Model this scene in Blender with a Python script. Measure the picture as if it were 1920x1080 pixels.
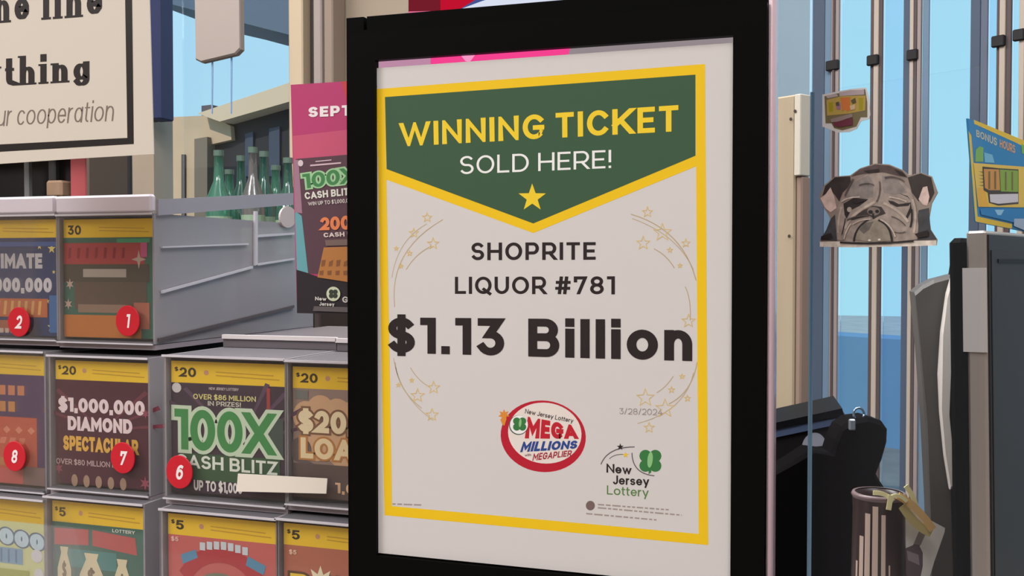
import bpy, math, random
from mathutils import Vector, Matrix
random.seed(7)
for o in list(bpy.data.objects): bpy.data.objects.remove(o)
SC = bpy.context.scene
COL = SC.collection
# ------------------------------------------------------------------ camera
F = 1900.0                                   # focal length in pixels of a 1920 x 1080 frame
YAW, PITCH = math.radians(18.3025), math.radians(-1.3595)
CAM = Vector((0, 0, 1.35))
FW = Vector((-math.sin(YAW)*math.cos(PITCH), math.cos(YAW)*math.cos(PITCH), math.sin(PITCH)))
RT = Vector((math.cos(YAW), math.sin(YAW), 0))
UP = RT.cross(FW)
cd = bpy.data.cameras.new('camera'); cam = bpy.data.objects.new('camera', cd); COL.objects.link(cam)
cd.sensor_width = 36; cd.lens = 36*F/1920; cd.clip_start = .01; cd.clip_end = 200
cam.matrix_world = Matrix(((RT.x, UP.x, -FW.x, CAM.x), (RT.y, UP.y, -FW.y, CAM.y), (RT.z, UP.z, -FW.z, CAM.z), (0, 0, 0, 1)))
SC.camera = cam
# ------------------------------------------------------------------ sky, lamps, exposure
W = bpy.data.worlds.new('sky'); SC.world = W; W.use_nodes = True
nt = W.node_tree; bg = nt.nodes['Background']
tc = nt.nodes.new('ShaderNodeTexCoord'); sp = nt.nodes.new('ShaderNodeSeparateXYZ'); cr = nt.nodes.new('ShaderNodeValToRGB')
nt.links.new(tc.outputs['Generated'], sp.inputs[0]); nt.links.new(sp.outputs['Z'], cr.inputs[0]); nt.links.new(cr.outputs[0], bg.inputs[0])
cr.color_ramp.elements[0].position = 0.0; cr.color_ramp.elements[0].color = (.43, .74, .89, 1)
cr.color_ramp.elements[1].position = .6; cr.color_ramp.elements[1].color = (.40, .65, .91, 1)
bg.inputs[1].default_value = 1.14
def area(name, loc, sx, sy, power, col):
    l = bpy.data.lights.new(name, 'AREA'); l.shape = 'RECTANGLE'; l.size = sx; l.size_y = sy; l.energy = power; l.color = col
    o = bpy.data.objects.new(name, l); COL.objects.link(o); o.location = loc; return o
WARM = (1.0, .985, .985)
area('unseen_overhead_lamp', (.1, -1.1, 2.93), 2.4, 1.2, 22, WARM)
area('unseen_overhead_lamp', (.05, -.3, 2.93), .8, .6, 14, WARM)  # small unseen lamp, added to reach the gift tag corner
area('unseen_overhead_lamp', (-2.3, -.9, 2.93), 1.2, 1.2, 92, WARM)  # added out of view to brighten the tickets on the left
area('unseen_overhead_lamp', (.9, -1.5, 2.93), 1.0, 1.0, 18, WARM)  # added fill for the dim things at lower right
area('unseen_overhead_lamp', (-2.2, 1.4, 2.93), 1.2, .6, 36, WARM)
area('unseen_overhead_lamp', (-.8, 1.2, 2.93), 1.2, .6, 42, WARM)  # extra unseen lamp, put in to lift the back wall
area('unseen_overhead_lamp', (.7, .8, 2.93), 1.0, .6, 18, WARM)  # added to brighten the uprights of the right-hand windows
sl = bpy.data.lights.new('sun', 'SUN'); sl.energy = 2.4; sl.color = (1, .95, .88); sl.angle = .01
so = bpy.data.objects.new('sun', sl); COL.objects.link(so); so.rotation_euler = (math.radians(50), 0, math.radians(-12))
vs = SC.view_settings
vs.view_transform = 'Standard'; vs.look = 'None'; vs.gamma = 1; vs.exposure = -.12; vs.use_curve_mapping = False
# ------------------------------------------------------------------ materials
def lin(c):
    c /= 255.0
    return c/12.92 if c <= .04045 else ((c+.055)/1.055)**2.4
GAIN = .80
MATS = {}
def mat(r, g, b, rough=.6, spec=.3, metal=0, raw=False, noise=0, scale=30, bump=0, stretch=None):
    key = (r, g, b, rough, spec, metal, noise, scale, bump, stretch)
    if key in MATS: return MATS[key]
    m = bpy.data.materials.new('surface_%02x%02x%02x' % (int(r), int(g), int(b))); m.use_nodes = True
    n = m.node_tree.nodes; p = n['Principled BSDF']; L = m.node_tree.links
    c = [min(.92, lin(v)/GAIN) for v in (r, g, b)]
    p.inputs['Base Color'].default_value = (*c, 1); p.inputs['Roughness'].default_value = rough
    p.inputs['Specular IOR Level'].default_value = spec; p.inputs['Metallic'].default_value = metal
    if noise or bump:
        t = n.new('ShaderNodeTexCoord'); mp = n.new('ShaderNodeMapping'); nz = n.new('ShaderNodeTexNoise')
        nz.inputs['Scale'].default_value = scale; nz.inputs['Detail'].default_value = 5
        if stretch: mp.inputs['Scale'].default_value = stretch
        L.new(t.outputs['Object'], mp.inputs[0]); L.new(mp.outputs[0], nz.inputs['Vector'])
        if noise:
            rp = n.new('ShaderNodeValToRGB'); rp.color_ramp.elements[0].position = .3; rp.color_ramp.elements[1].position = .7
            rp.color_ramp.elements[0].color = (*[v*(1-noise) for v in c], 1); rp.color_ramp.elements[1].color = (*[min(.95, v*(1+noise)) for v in c], 1)
            L.new(nz.outputs['Fac'], rp.inputs[0]); L.new(rp.outputs[0], p.inputs['Base Color'])
        if bump:
            bp = n.new('ShaderNodeBump'); bp.inputs['Strength'].default_value = bump; bp.inputs['Distance'].default_value = .002
            L.new(nz.outputs['Fac'], bp.inputs['Height']); L.new(bp.outputs[0], p.inputs['Normal'])
    MATS[key] = m; return m
def glow(r, g, b, s=1.0):
    key = ('glow', r, g, b, s)
    if key in MATS: return MATS[key]
    m = bpy.data.materials.new('lit_sign_and_reflection'); m.use_nodes = True; n = m.node_tree.nodes; n.remove(n['Principled BSDF'])
    e = n.new('ShaderNodeEmission'); e.inputs[0].default_value = (lin(r), lin(g), lin(b), 1); e.inputs[1].default_value = s
    m.node_tree.links.new(e.outputs[0], n['Material Output'].inputs[0]); MATS[key] = m; return m
def clear(name, tint=(1, 1, 1), haze=.06, hazecol=(.8, .8, .82), gloss=.06, rough=.03, fres=.6):
    """clear plastic: see-through, a little milky, a little shiny"""
    if name in MATS: return MATS[name]
    m = bpy.data.materials.new(name); m.use_nodes = True; n = m.node_tree.nodes; n.remove(n['Principled BSDF']); L = m.node_tree.links
    t = n.new('ShaderNodeBsdfTransparent'); t.inputs[0].default_value = (*tint, 1)
    d = n.new('ShaderNodeBsdfDiffuse'); d.inputs[0].default_value = (*hazecol, 1)
    g = n.new('ShaderNodeBsdfGlossy'); g.inputs['Roughness'].default_value = rough; g.inputs[0].default_value = (.9, .9, .92, 1)
    lw = n.new('ShaderNodeFresnel'); lw.inputs[0].default_value = 1.45
    a = n.new('ShaderNodeMixShader'); a.inputs[0].default_value = haze; b = n.new('ShaderNodeMixShader')
    mul = n.new('ShaderNodeMath'); mul.operation = 'MULTIPLY_ADD'; mul.inputs[1].default_value = fres; mul.inputs[2].default_value = gloss; mul.use_clamp = True
    L.new(lw.outputs[0], mul.inputs[0]); L.new(mul.outputs[0], b.inputs[0])
    L.new(t.outputs[0], a.inputs[1]); L.new(d.outputs[0], a.inputs[2]); L.new(a.outputs[0], b.inputs[1]); L.new(g.outputs[0], b.inputs[2])
    L.new(b.outputs[0], n['Material Output'].inputs[0]); MATS[name] = m; return m
BLACK = mat(10, 9, 9, .45, .04); BLACKM = mat(8, 8, 8, .6, .04)
# ------------------------------------------------------------------ object helpers
def tag(o, label, cat, group=None, kind=None):
    o['label'] = label
    if cat: o['category'] = cat
    if group: o['group'] = group
    if kind: o['kind'] = kind
    return o
def link(name, verts, faces, m, parent=None, smooth=False, mw=None):
    me = bpy.data.meshes.new(name); me.from_pydata([tuple(v) for v in verts], [], faces); me.materials.append(m)
    if smooth:
        for p in me.polygons: p.use_smooth = True
    me.update()
    o = bpy.data.objects.new(name, me); COL.objects.link(o)
    if parent: o.parent = parent
    if mw is not None: o.matrix_world = mw
    return o
def empty(name, mw): 
    o = bpy.data.objects.new(name, None); COL.objects.link(o); o.empty_display_size = .05
    o.matrix_world = mw if isinstance(mw, Matrix) else Matrix.Translation(mw)
    return o
BF = [(0, 3, 2, 1), (4, 5, 6, 7), (0, 1, 5, 4), (1, 2, 6, 5), (2, 3, 7, 6), (3, 0, 4, 7)]
class MB:
    def __init__(s): s.v = []; s.f = []
    def add(s, v, f): k = len(s.v); s.v += [tuple(q) for q in v]; s.f += [tuple(i+k for i in q) for q in f]; return s
    def box(s, x0, x1, y0, y1, z0, z1): return s.add([(x0,y0,z0),(x1,y0,z0),(x1,y1,z0),(x0,y1,z0),(x0,y0,z1),(x1,y0,z1),(x1,y1,z1),(x0,y1,z1)], BF)
    def bbox(s, x0, x1, y0, y1, z0, z1, c):
        """box with chamfered edges"""
        v = []
        for z, e in ((z0, c), (z0+c, 0), (z1-c, 0), (z1, c)):
            a0, a1, b0, b1 = x0+e, x1-e, y0+e, y1-e; k = 0 if e else c
            v += [(a0+k,b0,z),(a1-k,b0,z),(a1,b0+k,z),(a1,b1-k,z),(a1-k,b1,z),(a0+k,b1,z),(a0,b1-k,z),(a0,b0+k,z)]
        f = [tuple(range(7, -1, -1)), tuple(range(24, 32))]
        for r in range(3):
            for i in range(8): j = (i+1) % 8; f.append((r*8+i, r*8+j, r*8+8+j, r*8+8+i))
        return s.add(v, f)
    def lathe(s, prof, n=32, c=(0, 0), cap=True):
        v = []; f = []
        for r, z in prof:
            for i in range(n): a = 2*math.pi*i/n; v.append((c[0]+r*math.cos(a), c[1]+r*math.sin(a), z))
        for k in range(len(prof)-1):
            for i in range(n): j = (i+1) % n; f.append((k*n+i, k*n+j, k*n+n+j, k*n+n+i))
        if cap: f.append(tuple(range(n-1, -1, -1))); f.append(tuple(range((len(prof)-1)*n, len(prof)*n)))
        return s.add(v, f)
    def tube(s, pts, r, n=8):
        pts = [Vector(p) for p in pts]; v = []; f = []
        for i, p in enumerate(pts):
            d = (pts[min(i+1, len(pts)-1)]-pts[max(i-1, 0)]).normalized(); a = d.orthogonal().normalized() if abs(d.z) > .99 else Vector((0,0,1)).cross(d).normalized(); b = d.cross(a)
            for k in range(n): t = 2*math.pi*k/n; v.append(p+a*(r*math.cos(t))+b*(r*math.sin(t)))
        for i in range(len(pts)-1):
            for k in range(n): j = (k+1) % n; f.append((i*n+k, i*n+j, i*n+n+j, i*n+n+k))
        f.append(tuple(range(n-1, -1, -1))); f.append(tuple(range((len(pts)-1)*n, len(pts)*n)))
        return s.add(v, f)
    def prism(s, poly, z0, z1, bev=0):
        """outline in the local plane, given real thickness from z0 to z1"""
        if sum(a[0]*b[1]-b[0]*a[1] for a, b in zip(poly, poly[1:]+poly[:1])) < 0: poly = poly[::-1]
        n = len(poly); v = [(x, y, z0) for x, y in poly]; rings = 1
        if bev:
            v += [(x, y, z1-bev) for x, y in poly]; cx = sum(p[0] for p in poly)/n; cy = sum(p[1] for p in poly)/n
            def ins(p): d = math.hypot(p[0]-cx, p[1]-cy); return (p[0]+(cx-p[0])/d*bev, p[1]+(cy-p[1])/d*bev, z1)
            v += [ins(p) for p in poly]; rings = 2
        else: v += [(x, y, z1) for x, y in poly]
        f = [tuple(range(n-1, -1, -1)), tuple(range(rings*n, rings*n+n))]
        for r in range(rings):
            for i in range(n): j = (i+1) % n; f.append((r*n+i, r*n+j, r*n+n+j, r*n+n+i))
        return s.add(v, f)
    def build(s, name, m, parent=None, smooth=False, mw=None): return link(name, s.v, s.f, m, parent, smooth, mw)
def ray(px, py): return (FW + RT*((px-960)/F) + UP*((540-py)/F))
def at(px, py, d): return CAM + ray(px, py)*d
class Plane:
    """an upright (or turned) plane in the place: o origin, a right, b up, n towards the viewer's side"""
    def __init__(s, o, a, b=Vector((0, 0, 1))):
        s.o = Vector(o); s.a = Vector(a).normalized(); s.n = s.a.cross(Vector(b)).normalized(); s.b = s.n.cross(s.a).normalized()
        s.m = Matrix(((s.a.x, s.b.x, s.n.x, s.o.x), (s.a.y, s.b.y, s.n.y, s.o.y), (s.a.z, s.b.z, s.n.z, s.o.z), (0, 0, 0, 1)))
    def w(s, px, py): r = ray(px, py); return CAM + r*((s.o-CAM).dot(s.n)/r.dot(s.n))
    def __call__(s, px, py): p = s.w(px, py)-s.o; return (p.dot(s.a), p.dot(s.b))
    def poly(s, pts): return [s(*p) for p in pts]
def yplane(y, x=0, z=1.35): return Plane((x, y, z), (1, 0, 0))
def camdir(r, d): return (Vector((RT.x, RT.y, 0))*r + Vector((-math.sin(YAW), math.cos(YAW), 0))*d).normalized()
# ------------------------------------------------------------------ lettering: a stroked alphabet
def A(cx, cy, rx, ry, a0, a1, n=14): return [(cx+rx*math.cos(math.radians(a0+(a1-a0)*i/n)), cy+ry*math.sin(math.radians(a0+(a1-a0)*i/n))) for i in range(n+1)]
def AX(cx, cy, rx, ry, a0, a1, n=14): return [(x, 10+y) for x, y in A(cx, cy, rx, ry, a0, a1, n)]
O_ = A(.5, .5, .5, .5, 90, 450, 32)
S_ = A(.5, .745, .46, .255, 35, 90, 5)+A(.5, .745, .5, .255, 90, 250, 10)[1:]+A(.5, .255, .5, .255, 70, -90, 10)+A(.5, .255, .5, .255, -90, -150, 5)[1:]
x_o = AX(.5, .5, .5, .5, 90, 450, 28)
G = {
 'A': (.82, [[(0, 0), (.5, 1), (1, 0)], [(.2, .27), (.8, .27)]]),
 'B': (.70, [[(0, 0), (0, 1)], [(0, 1)]+A(.58, .76, .36, .24, 90, -90)+[(0, .52)], [(0, .52)]+A(.62, .26, .38, .26, 90, -90)+[(0, 0)]]),
 'C': (.76, [A(.55, .5, .55, .5, 42, 318, 24)]), 'D': (.78, [[(0, 0), (0, 1)]+A(.42, .5, .58, .5, 90, -90, 20)+[(0, 0)]]),
 'E': (.60, [[(1, 1), (0, 1), (0, 0), (1, 0)], [(0, .5), (.88, .5)]]), 'F': (.58, [[(1, 1), (0, 1), (0, 0)], [(0, .47), (.88, .47)]]),
 'G': (.80, [A(.54, .5, .54, .5, 44, 330, 24)+[(1, .24), (1, .46)], [(.62, .46), (1, .46)]]), 'H': (.76, [[(0, 0), (0, 1)], [(1, 0), (1, 1)], [(0, .5), (1, .5)]]),
 'I': (0, [[(0, 0), (0, 1)]]), 'J': (.52, [[(1, 1), (1, .3)]+A(.5, .3, .5, .3, 0, -150, 10)]), 'K': (.74, [[(0, 0), (0, 1)], [(0, .34), (.98, 1)], [(.34, .58), (1, 0)]]),
 'L': (.58, [[(0, 1), (0, 0), (1, 0)]]), 'M': (.92, [[(0, 0), (0, 1), (.5, .3), (1, 1), (1, 0)]]), 'N': (.78, [[(0, 0), (0, 1), (1, 0), (1, 1)]]),
 'O': (.86, [O_]), 'P': (.68, [[(0, 0), (0, 1)]+A(.6, .69, .4, .31, 90, -90)+[(0, .38)]]), 'Q': (.86, [O_, [(.55, .22), (.98, -.08)]]),
 'R': (.70, [[(0, 0), (0, 1)]+A(.6, .69, .4, .31, 90, -90)+[(0, .38)], [(.55, .38), (1, 0)]]), 'S': (.66, [S_]), 'T': (.66, [[(0, 1), (1, 1)], [(.5, 1), (.5, 0)]]),
 'U': (.74, [[(0, 1), (0, .4)]+A(.5, .4, .5, .4, 180, 360, 16)+[(1, 1)]]), 'V': (.80, [[(0, 1), (.5, 0), (1, 1)]]), 'W': (1.22, [[(0, 1), (.26, 0), (.5, 1), (.74, 0), (1, 1)]]),
 'X': (.76, [[(0, 0), (1, 1)], [(0, 1), (1, 0)]]), 'Y': (.74, [[(0, 1), (.5, .42), (1, 1)], [(.5, .42), (.5, 0)]]), 'Z': (.66, [[(0, 1), (1, 1), (0, 0), (1, 0)]]),
 '0': (.68, [O_]), '1': (.38, [[(0, 1), (1, 1), (1, 0)]]), '2': (.62, [A(.5, .7, .5, .3, 155, 0, 12)+A(.3, .7, .7, .5, 0, -35, 5)[1:]+[(0, 0), (1, 0)]]),
 '3': (.64, [[(.05, 1), (.9, 1), (.45, .58)]+A(.5, .29, .5, .29, 90, -90, 12)+A(.5, .29, .5, .29, -90, -150, 4)[1:]]),
 '4': (.72, [[(.6, 1), (0, .27), (1, .27)], [(.7, .5), (.7, 0)]]), '5': (.62, [[(.92, 1), (.14, 1), (.06, .55)]+A(.5, .31, .5, .31, 110, -90, 14)+A(.5, .31, .5, .31, -90, -145, 4)[1:]]),
 '6': (.66, [A(.5, .32, .5, .32, 0, 360, 24), [(0, .32)]+A(.62, .5, .62, .5, 170, 65, 10)]), '7': (.64, [[(0, .8), (0, 1), (1, 1), (.35, 0)]]),
 '8': (.66, [A(.5, .76, .44, .24, -90, 270, 24), A(.5, .26, .5, .26, 90, 450, 24)]), '9': (.66, [A(.5, .68, .5, .32, 0, 360, 24), [(1, .68)]+A(.38, .5, .62, .5, -10, -115, 10)]),
 '$': (.66, [S_, [(.5, -.11), (.5, 1.11)]]), '#': (.76, [[(.36, 1), (.22, 0)], [(.8, 1), (.66, 0)], [(0, .3), (.96, .3)], [(.05, .7), (1, .7)]]),
 '!': (0, [[(0, .36), (0, 1)], [(0, 0), (0, .02)]]), '.': (0, [[(0, 0), (0, .02)]]), ',': (.12, [[(.6, .03), (.2, -.12)]]), '/': (.4, [[(0, -.05), (1, 1.05)]]), "'": (0, [[(0, .75), (0, 1)]]), '-': (.4, [[(0, .4), (1, .4)]]),
 'a': (.58, [AX(.5, .5, .5, .5, 0, 360, 24), [(1, 0), (1, 11)]]), 'b': (.6, [x_o, [(0, 0), (0, 1)]]), 'c': (.56, [AX(.54, .5, .54, .5, 45, 315, 20)]), 'd': (.6, [x_o, [(1, 0), (1, 1)]]),
 'e': (.6, [[(0, 10.5), (1, 10.5)]+AX(.5, .5, .5, .5, 0, 318, 22)]), 'g': (.6, [x_o, [(1, 11), (1, -.05)]+A(.5, -.05, .5, .22, 0, -150, 10)]), 'h': (.58, [[(0, 0), (0, 1)], [(0, 10.5)]+AX(.5, .55, .5, .45, 180, 0)+[(1, 0)]]),
 'i': (0, [[(0, 0), (0, 11)], [(0, 1.0), (0, 1.02)]]), 'l': (0, [[(0, 0), (0, 1)]]), 'n': (.58, [[(0, 0), (0, 11)], [(0, 10.5)]+AX(.5, .55, .5, .45, 180, 0)+[(1, 0)]]),
 'o': (.66, [x_o]), 'p': (.6, [x_o, [(0, -.22), (0, 11)]]), 'r': (.36, [[(0, 0), (0, 11)], [(0, 10.5)]+AX(.9, .5, .9, .5, 180, 90, 8)]), 's': (.5, [[(x, 10+y) for x, y in S_]]),
 't': (.36, [[(.35, .92), (.35, .2)]+A(.85, .2, .5, .2, 180, 270, 6), [(0, 11), (1, 11)]]), 'u': (.58, [[(0, 11), (0, 10.45)]+AX(.5, .45, .5, .45, 180, 360), [(1, 0), (1, 11)]]),
 'v': (.58, [[(0, 11), (.5, 0), (1, 11)]]), 'w': (.86, [[(0, 11), (.25, 0), (.5, 11), (.75, 0), (1, 11)]]), 'y': (.58, [[(0, 11), (.5, .02)], [(1, 11), (.36, -.3)]]), 'm': (.9, [[(0, 0), (0, 11)], [(0, 10.5)]+AX(.25, .55, .25, .45, 180, 0)+[(.5, 0)], [(.5, 10.5)]+AX(.75, .55, .25, .45, 180, 0)+[(1, 0)]]),
}
# feet and heads of the stems in the serif hand: (x, y, dx-left, dx-right)
SERIF = {'n': [(0, 0), (1, 0), (0, 11)], 'h': [(0, 0), (1, 0), (0, 1)], 'i': [(0, 0), (0, 11)], 'l': [(0, 0), (0, 1)], 'r': [(0, 0), (0, 11)], 'p': [(0, -.22), (0, 11)], 'y': [(0, 11), (1, 11)], 'u': [(0, 11), (1, 0)], 'a': [(1, 0)], 'g': []}
def clip(poly, lo, hi):
    for lim, sg in ((lo, 1), (hi, -1)):
        out = []
        for i, p in enumerate(poly):
            q = poly[(i+1) % len(poly)]; a = sg*(p[1]-lim); b = sg*(q[1]-lim)
            if a >= 0: out.append(p)
            if a*b < 0: t = a/(a-b); out.append((p[0]+(q[0]-p[0])*t, p[1]+(q[1]-p[1])*t))
        poly = out
        if len(poly) < 3: return None
    return poly
def stroke(pts, wd, con=1.0, cap=.5, lo=-1e9, hi=1e9, capx=0):
    """quads along a line, mitred; con<1 thins the flat runs"""
    closed = len(pts) > 3 and math.hypot(pts[0][0]-pts[-1][0], pts[0][1]-pts[-1][1]) < 1e-6
    P = [pts[0]]
    for p in pts[1:]:
        if math.hypot(p[0]-P[-1][0], p[1]-P[-1][1]) > 1e-6: P.append(p)
    if closed: P = P[:-1]
    n = len(P)
    if n < 2: return []
    def un(p, q): d = math.hypot(q[0]-p[0], q[1]-p[1]); return ((q[0]-p[0])/d, (q[1]-p[1])/d)
    def edge(p): return abs(p[1]-lo-wd/2) < .03 or abs(p[1]-hi+wd/2) < .03
    if not closed:
        d0 = un(P[0], P[1]); d1 = un(P[-2], P[-1])
        e0 = wd*cap+(capx if .15 < abs(d0[0]) < .97 and edge(P[0]) else 0); e1 = wd*cap+(capx if .15 < abs(d1[0]) < .97 and edge(P[-1]) else 0)
        P[0] = (P[0][0]-d0[0]*e0, P[0][1]-d0[1]*e0); P[-1] = (P[-1][0]+d1[0]*e1, P[-1][1]+d1[1]*e1)
    L = []; R = []
    for i in range(n):
        a = un(P[i-1], P[i]) if (i or closed) else None; b = un(P[i], P[(i+1) % n]) if (i < n-1 or closed) else None
        a = a or b; b = b or a; tx, ty = a[0]+b[0], a[1]+b[1]; l = math.hypot(tx, ty)
        if l < 1e-6: tx, ty = b; l = 1
        tx /= l; ty /= l; m = min(2.6, 1/max(.2, tx*b[0]+ty*b[1])); ww = wd*(con+(1-con)*abs(ty))*.5*m
        L.append((P[i][0]-ty*ww, P[i][1]+tx*ww)); R.append((P[i][0]+ty*ww, P[i][1]-tx*ww))
    out = []
    for i in range(n if closed else n-1):
        j = (i+1) % n; q = clip([R[i], R[j], L[j], L[i]], lo, hi)
        if q: out.append(q)
    return out
def text(s, wt=.18, track=.12, con=1.0, serif=False, shear=0, xh=.72, space=.32, grow=0):
    """polygons of a line of lettering, cap height 1, and its width; grow fattens for outlines"""
    out = []; x = 0
    for ch in s:
        if ch == ' ': x += space; continue
        gw, strokes = G[ch]; gw = max(gw, wt); X = (xh-wt)/(1-wt)
        def mp(p):
            y = p[1]; y = (y-10)*X if y >= 5 else y
            return (x+wt/2+p[0]*(gw-wt), wt/2+y*(1-wt))
        low = ch in 'vwxy'; hi = (xh if low else (1.0 if ch not in '$/i' else 1.2)); lo = -.34 if ch in 'gpy$/,Q' else 0
        for st in strokes: out += stroke([mp(p) for p in st], wt+2*grow, con, .5, lo-grow, hi+grow, wt)
        if serif:
            for (sx, sy) in SERIF.get(ch, []):
                cx, cy = mp((sx, sy)); h = wt*.26; top = sy in (1, 11)
                cy += (wt/2-h/2) * (1 if top else -1); r = wt*.8
                out.append([(cx-r, cy-h/2), (cx+(r if not top or ch == 'y' else wt*.3), cy-h/2), (cx+(r if not top or ch == 'y' else wt*.3), cy+h/2), (cx-r, cy+h/2)])
        x += gw+track
    wdt = x-track
    if shear: out = [[(p[0]+shear*p[1], p[1]) for p in q] for q in out]
    return out, wdt
JOIN = {'lettering', 'lettering_outline', 'ray', 'arch_banner', 'fine_print', 'letter_stroke', 'swirl', 'border', 'swoosh', 'clover', 'round_logo_mark', 'wrinkle', 'mouth_line', 'logo_stroke', 'star_outline', 'flash', 'nose_hole'}
def flat(name, polys, off, m, parent, label=None):
    """print: polygons of ink lying on a sheet (local z = off); separate marks become separate parts"""
    if name not in JOIN and len(polys) > 1:
        return [flat(name, [q], off+i*3e-6, m, parent, label) for i, q in enumerate(polys)]
    v = []; f = []
    for i, q in enumerate(polys):
        if sum(a[0]*b[1]-b[0]*a[1] for a, b in zip(q, q[1:]+q[:1])) < 0: q = q[::-1]
        z = off+(i % 11)*3e-6                     # overlapping strokes lie a hair apart
        f.append(tuple(range(len(v), len(v)+len(q)))); v += [(p[0], p[1], z) for p in q]
    me = bpy.data.meshes.new(name); me.from_pydata(v, [], f); me.materials.append(m); me.update()
    o = bpy.data.objects.new(name, me); COL.objects.link(o); o.parent = parent
    if label: o['label'] = label
    if name in ('fine_print', 'letter_stroke'): o['kind'] = 'stuff'
    return o
def fit(tp, BL, BR, TL, TR=None):
    """lay lettering into a four-cornered box"""
    polys, w = tp
    if TR is None: TR = (TL[0]+BR[0]-BL[0], TL[1]+BR[1]-BL[1])
    def m(p):
        u = p[0]/w; v = p[1]
        return tuple(BL[k]*(1-u)*(1-v)+BR[k]*u*(1-v)+TL[k]*(1-u)*v+TR[k]*u*v for k in (0, 1))
    return [[m(p) for p in q] for q in polys]
def ell(cx, cy, rx, ry, n=36, rot=0):
    c, s = math.cos(rot), math.sin(rot); return [(cx+rx*math.cos(2*math.pi*i/n)*c-ry*math.sin(2*math.pi*i/n)*s, cy+rx*math.cos(2*math.pi*i/n)*s+ry*math.sin(2*math.pi*i/n)*c) for i in range(n)]
def star(cx, cy, r, k=.4, n=5, rot=-90): return [(cx+(r if i % 2 == 0 else r*k)*math.cos(math.radians(rot+i*180/n)), cy+(r if i % 2 == 0 else r*k)*math.sin(math.radians(rot+i*180/n))) for i in range(2*n)]
def star_line(cx, cy, r, w): s = star(cx, cy, r, .42); return stroke(s+[s[0]], w)
def bez(p0, p1, p2, n=12): return [((1-t)**2*p0[0]+2*t*(1-t)*p1[0]+t*t*p2[0], (1-t)**2*p0[1]+2*t*(1-t)*p1[1]+t*t*p2[1]) for t in [i/n for i in range(n+1)]]
def clover(cx, cy, r):
    out = []
    for k in range(4):
        a = math.radians(45+90*k); x, y = cx+r*.52*math.cos(a), cy+r*.52*math.sin(a)
        out.append(ell(x, y, r*.46, r*.46, 16))
    return out
# ------------------------------------------------------------------ the room
FLOOR = MB().box(-5, 4, -3, 8, -.1, 0).build('floor', mat(120, 112, 104, .5, .3, noise=.12, scale=6))
tag(FLOOR, 'grey shop floor below the counter', None, kind='structure')
CEIL = MB().box(-5, 4, -3, 3.0, 2.95, 3.05).build('ceiling', mat(225, 222, 216, .8, noise=.03, scale=40))
tag(CEIL, 'white shop ceiling above the counter', None, kind='structure')
WALLM = mat(158, 144, 128, .75, .2, noise=.05, scale=5, bump=.1)
tag(MB().box(-4.6, -4.5, -3, 2.9, 0, 2.95).build('wall_left', WALLM), 'beige side wall left of the shop', None, kind='structure')
tag(MB().box(-4.6, 3.6, -3.0, -2.9, 0, 2.95).build('wall_front', WALLM), 'beige wall behind the viewer', None, kind='structure')
tag(MB().box(3.5, 3.6, -2.9, .2, 0, 2.95).build('wall_side', WALLM), 'beige wall right of the viewer', None, kind='structure')
BW = yplane(2.8)
def bx(px): return BW(px, 495)[0]
tag(MB().box(-4.5, bx(290), 2.8, 2.9, 0, 2.95).box(bx(572), -.62, 2.8, 2.9, 0, 2.95).box(bx(290), bx(572), 2.8, 2.9, 0, .9).build('wall_back', WALLM), 'beige back wall around the left window', None, kind='structure')
# window in the back wall, with its dark frame and the striped jamb on the right
w1 = empty('window_1', (bx(430), 2.8, .9)); tag(w1, 'window with navy frame looking out on blue sky', None, kind='structure')
def wpart(name, p0, p1, y0, y1, m, z0=.9, z1=2.95):
    o = MB().bbox(bx(p0), bx(p1), y0, y1, z0, z1, .004).build(name, m, w1); o.matrix_parent_inverse = w1.matrix_world.inverted(); return o
pz = yplane(2.73)(310, 222)[1]+1.35
wpart('frame_post', 286, 302, 2.72, 2.8, mat(112, 98, 94, .5), pz)
wpart('frame_post', 303, 329, 2.73, 2.80, mat(44, 50, 84, .5), pz)
wpart('jamb_strip', 574, 600, 2.70, 2.79, mat(186, 168, 144, .6))
wpart('jamb_gap', 601, 618, 2.74, 2.79, mat(62, 57, 56, .6))
wpart('jamb_strip', 619, 634, 2.70, 2.79, mat(152, 140, 136, .6))
wpart('jamb_strip', 635, 652, 2.71, 2.79, mat(140, 124, 112, .6))
gl = clear('window_glass', (.97, .99, 1), .0, gloss=.0)
wpart('pane', 330, 573, 2.84, 2.846, gl)
# outside the back window
CAN = yplane(4.2)
tag(MB().prism(CAN.poly([(250, -150), (640, -150), (640, 90), (455, 43), (330, 10), (250, -8)]), -.8, 0).build('canopy', mat(96, 110, 126, .7), mw=CAN.m), 'slate blue canopy underside across the top of the left window', 'canopy')
BLD = yplane(6.5)
b = empty('building', BLD.m @ Matrix.Translation((0, 0, 0))); tag(b, 'beige building with dark shopfront outside the left window', 'building')
BEI = mat(190, 160, 130, .8, noise=.06, scale=3)
MB().prism(BLD.poly([(230, 224), (395, 216), (432, 236), (434, 262), (372, 276), (372, 900), (230, 900)]), -.6, 0).build('wall', BEI, b)
MB().prism(BLD.poly([(388, 217), (640, 133), (640, 172), (430, 232)]), -.5, .12).build('roof_edge', mat(205, 178, 148, .8), b)
MB().prism(BLD.poly([(373, 240), (640, 168), (640, 900), (373, 900)]), -.55, -.05).build('shopfront', mat(40, 38, 40, .5), b)
MB().prism(BLD.poly([(372, 262), (396, 258), (396, 900), (372, 900)]), -.1, .05).build('pillar', mat(120, 104, 88, .8), b)
for (a0, a1) in ((306, 312), (343, 349)): MB().prism(BLD.poly([(a0, 290), (a1, 290), (a1, 900), (a0, 900)]), .0, .02).build('slit', mat(96, 84, 78, .8), b)
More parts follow.
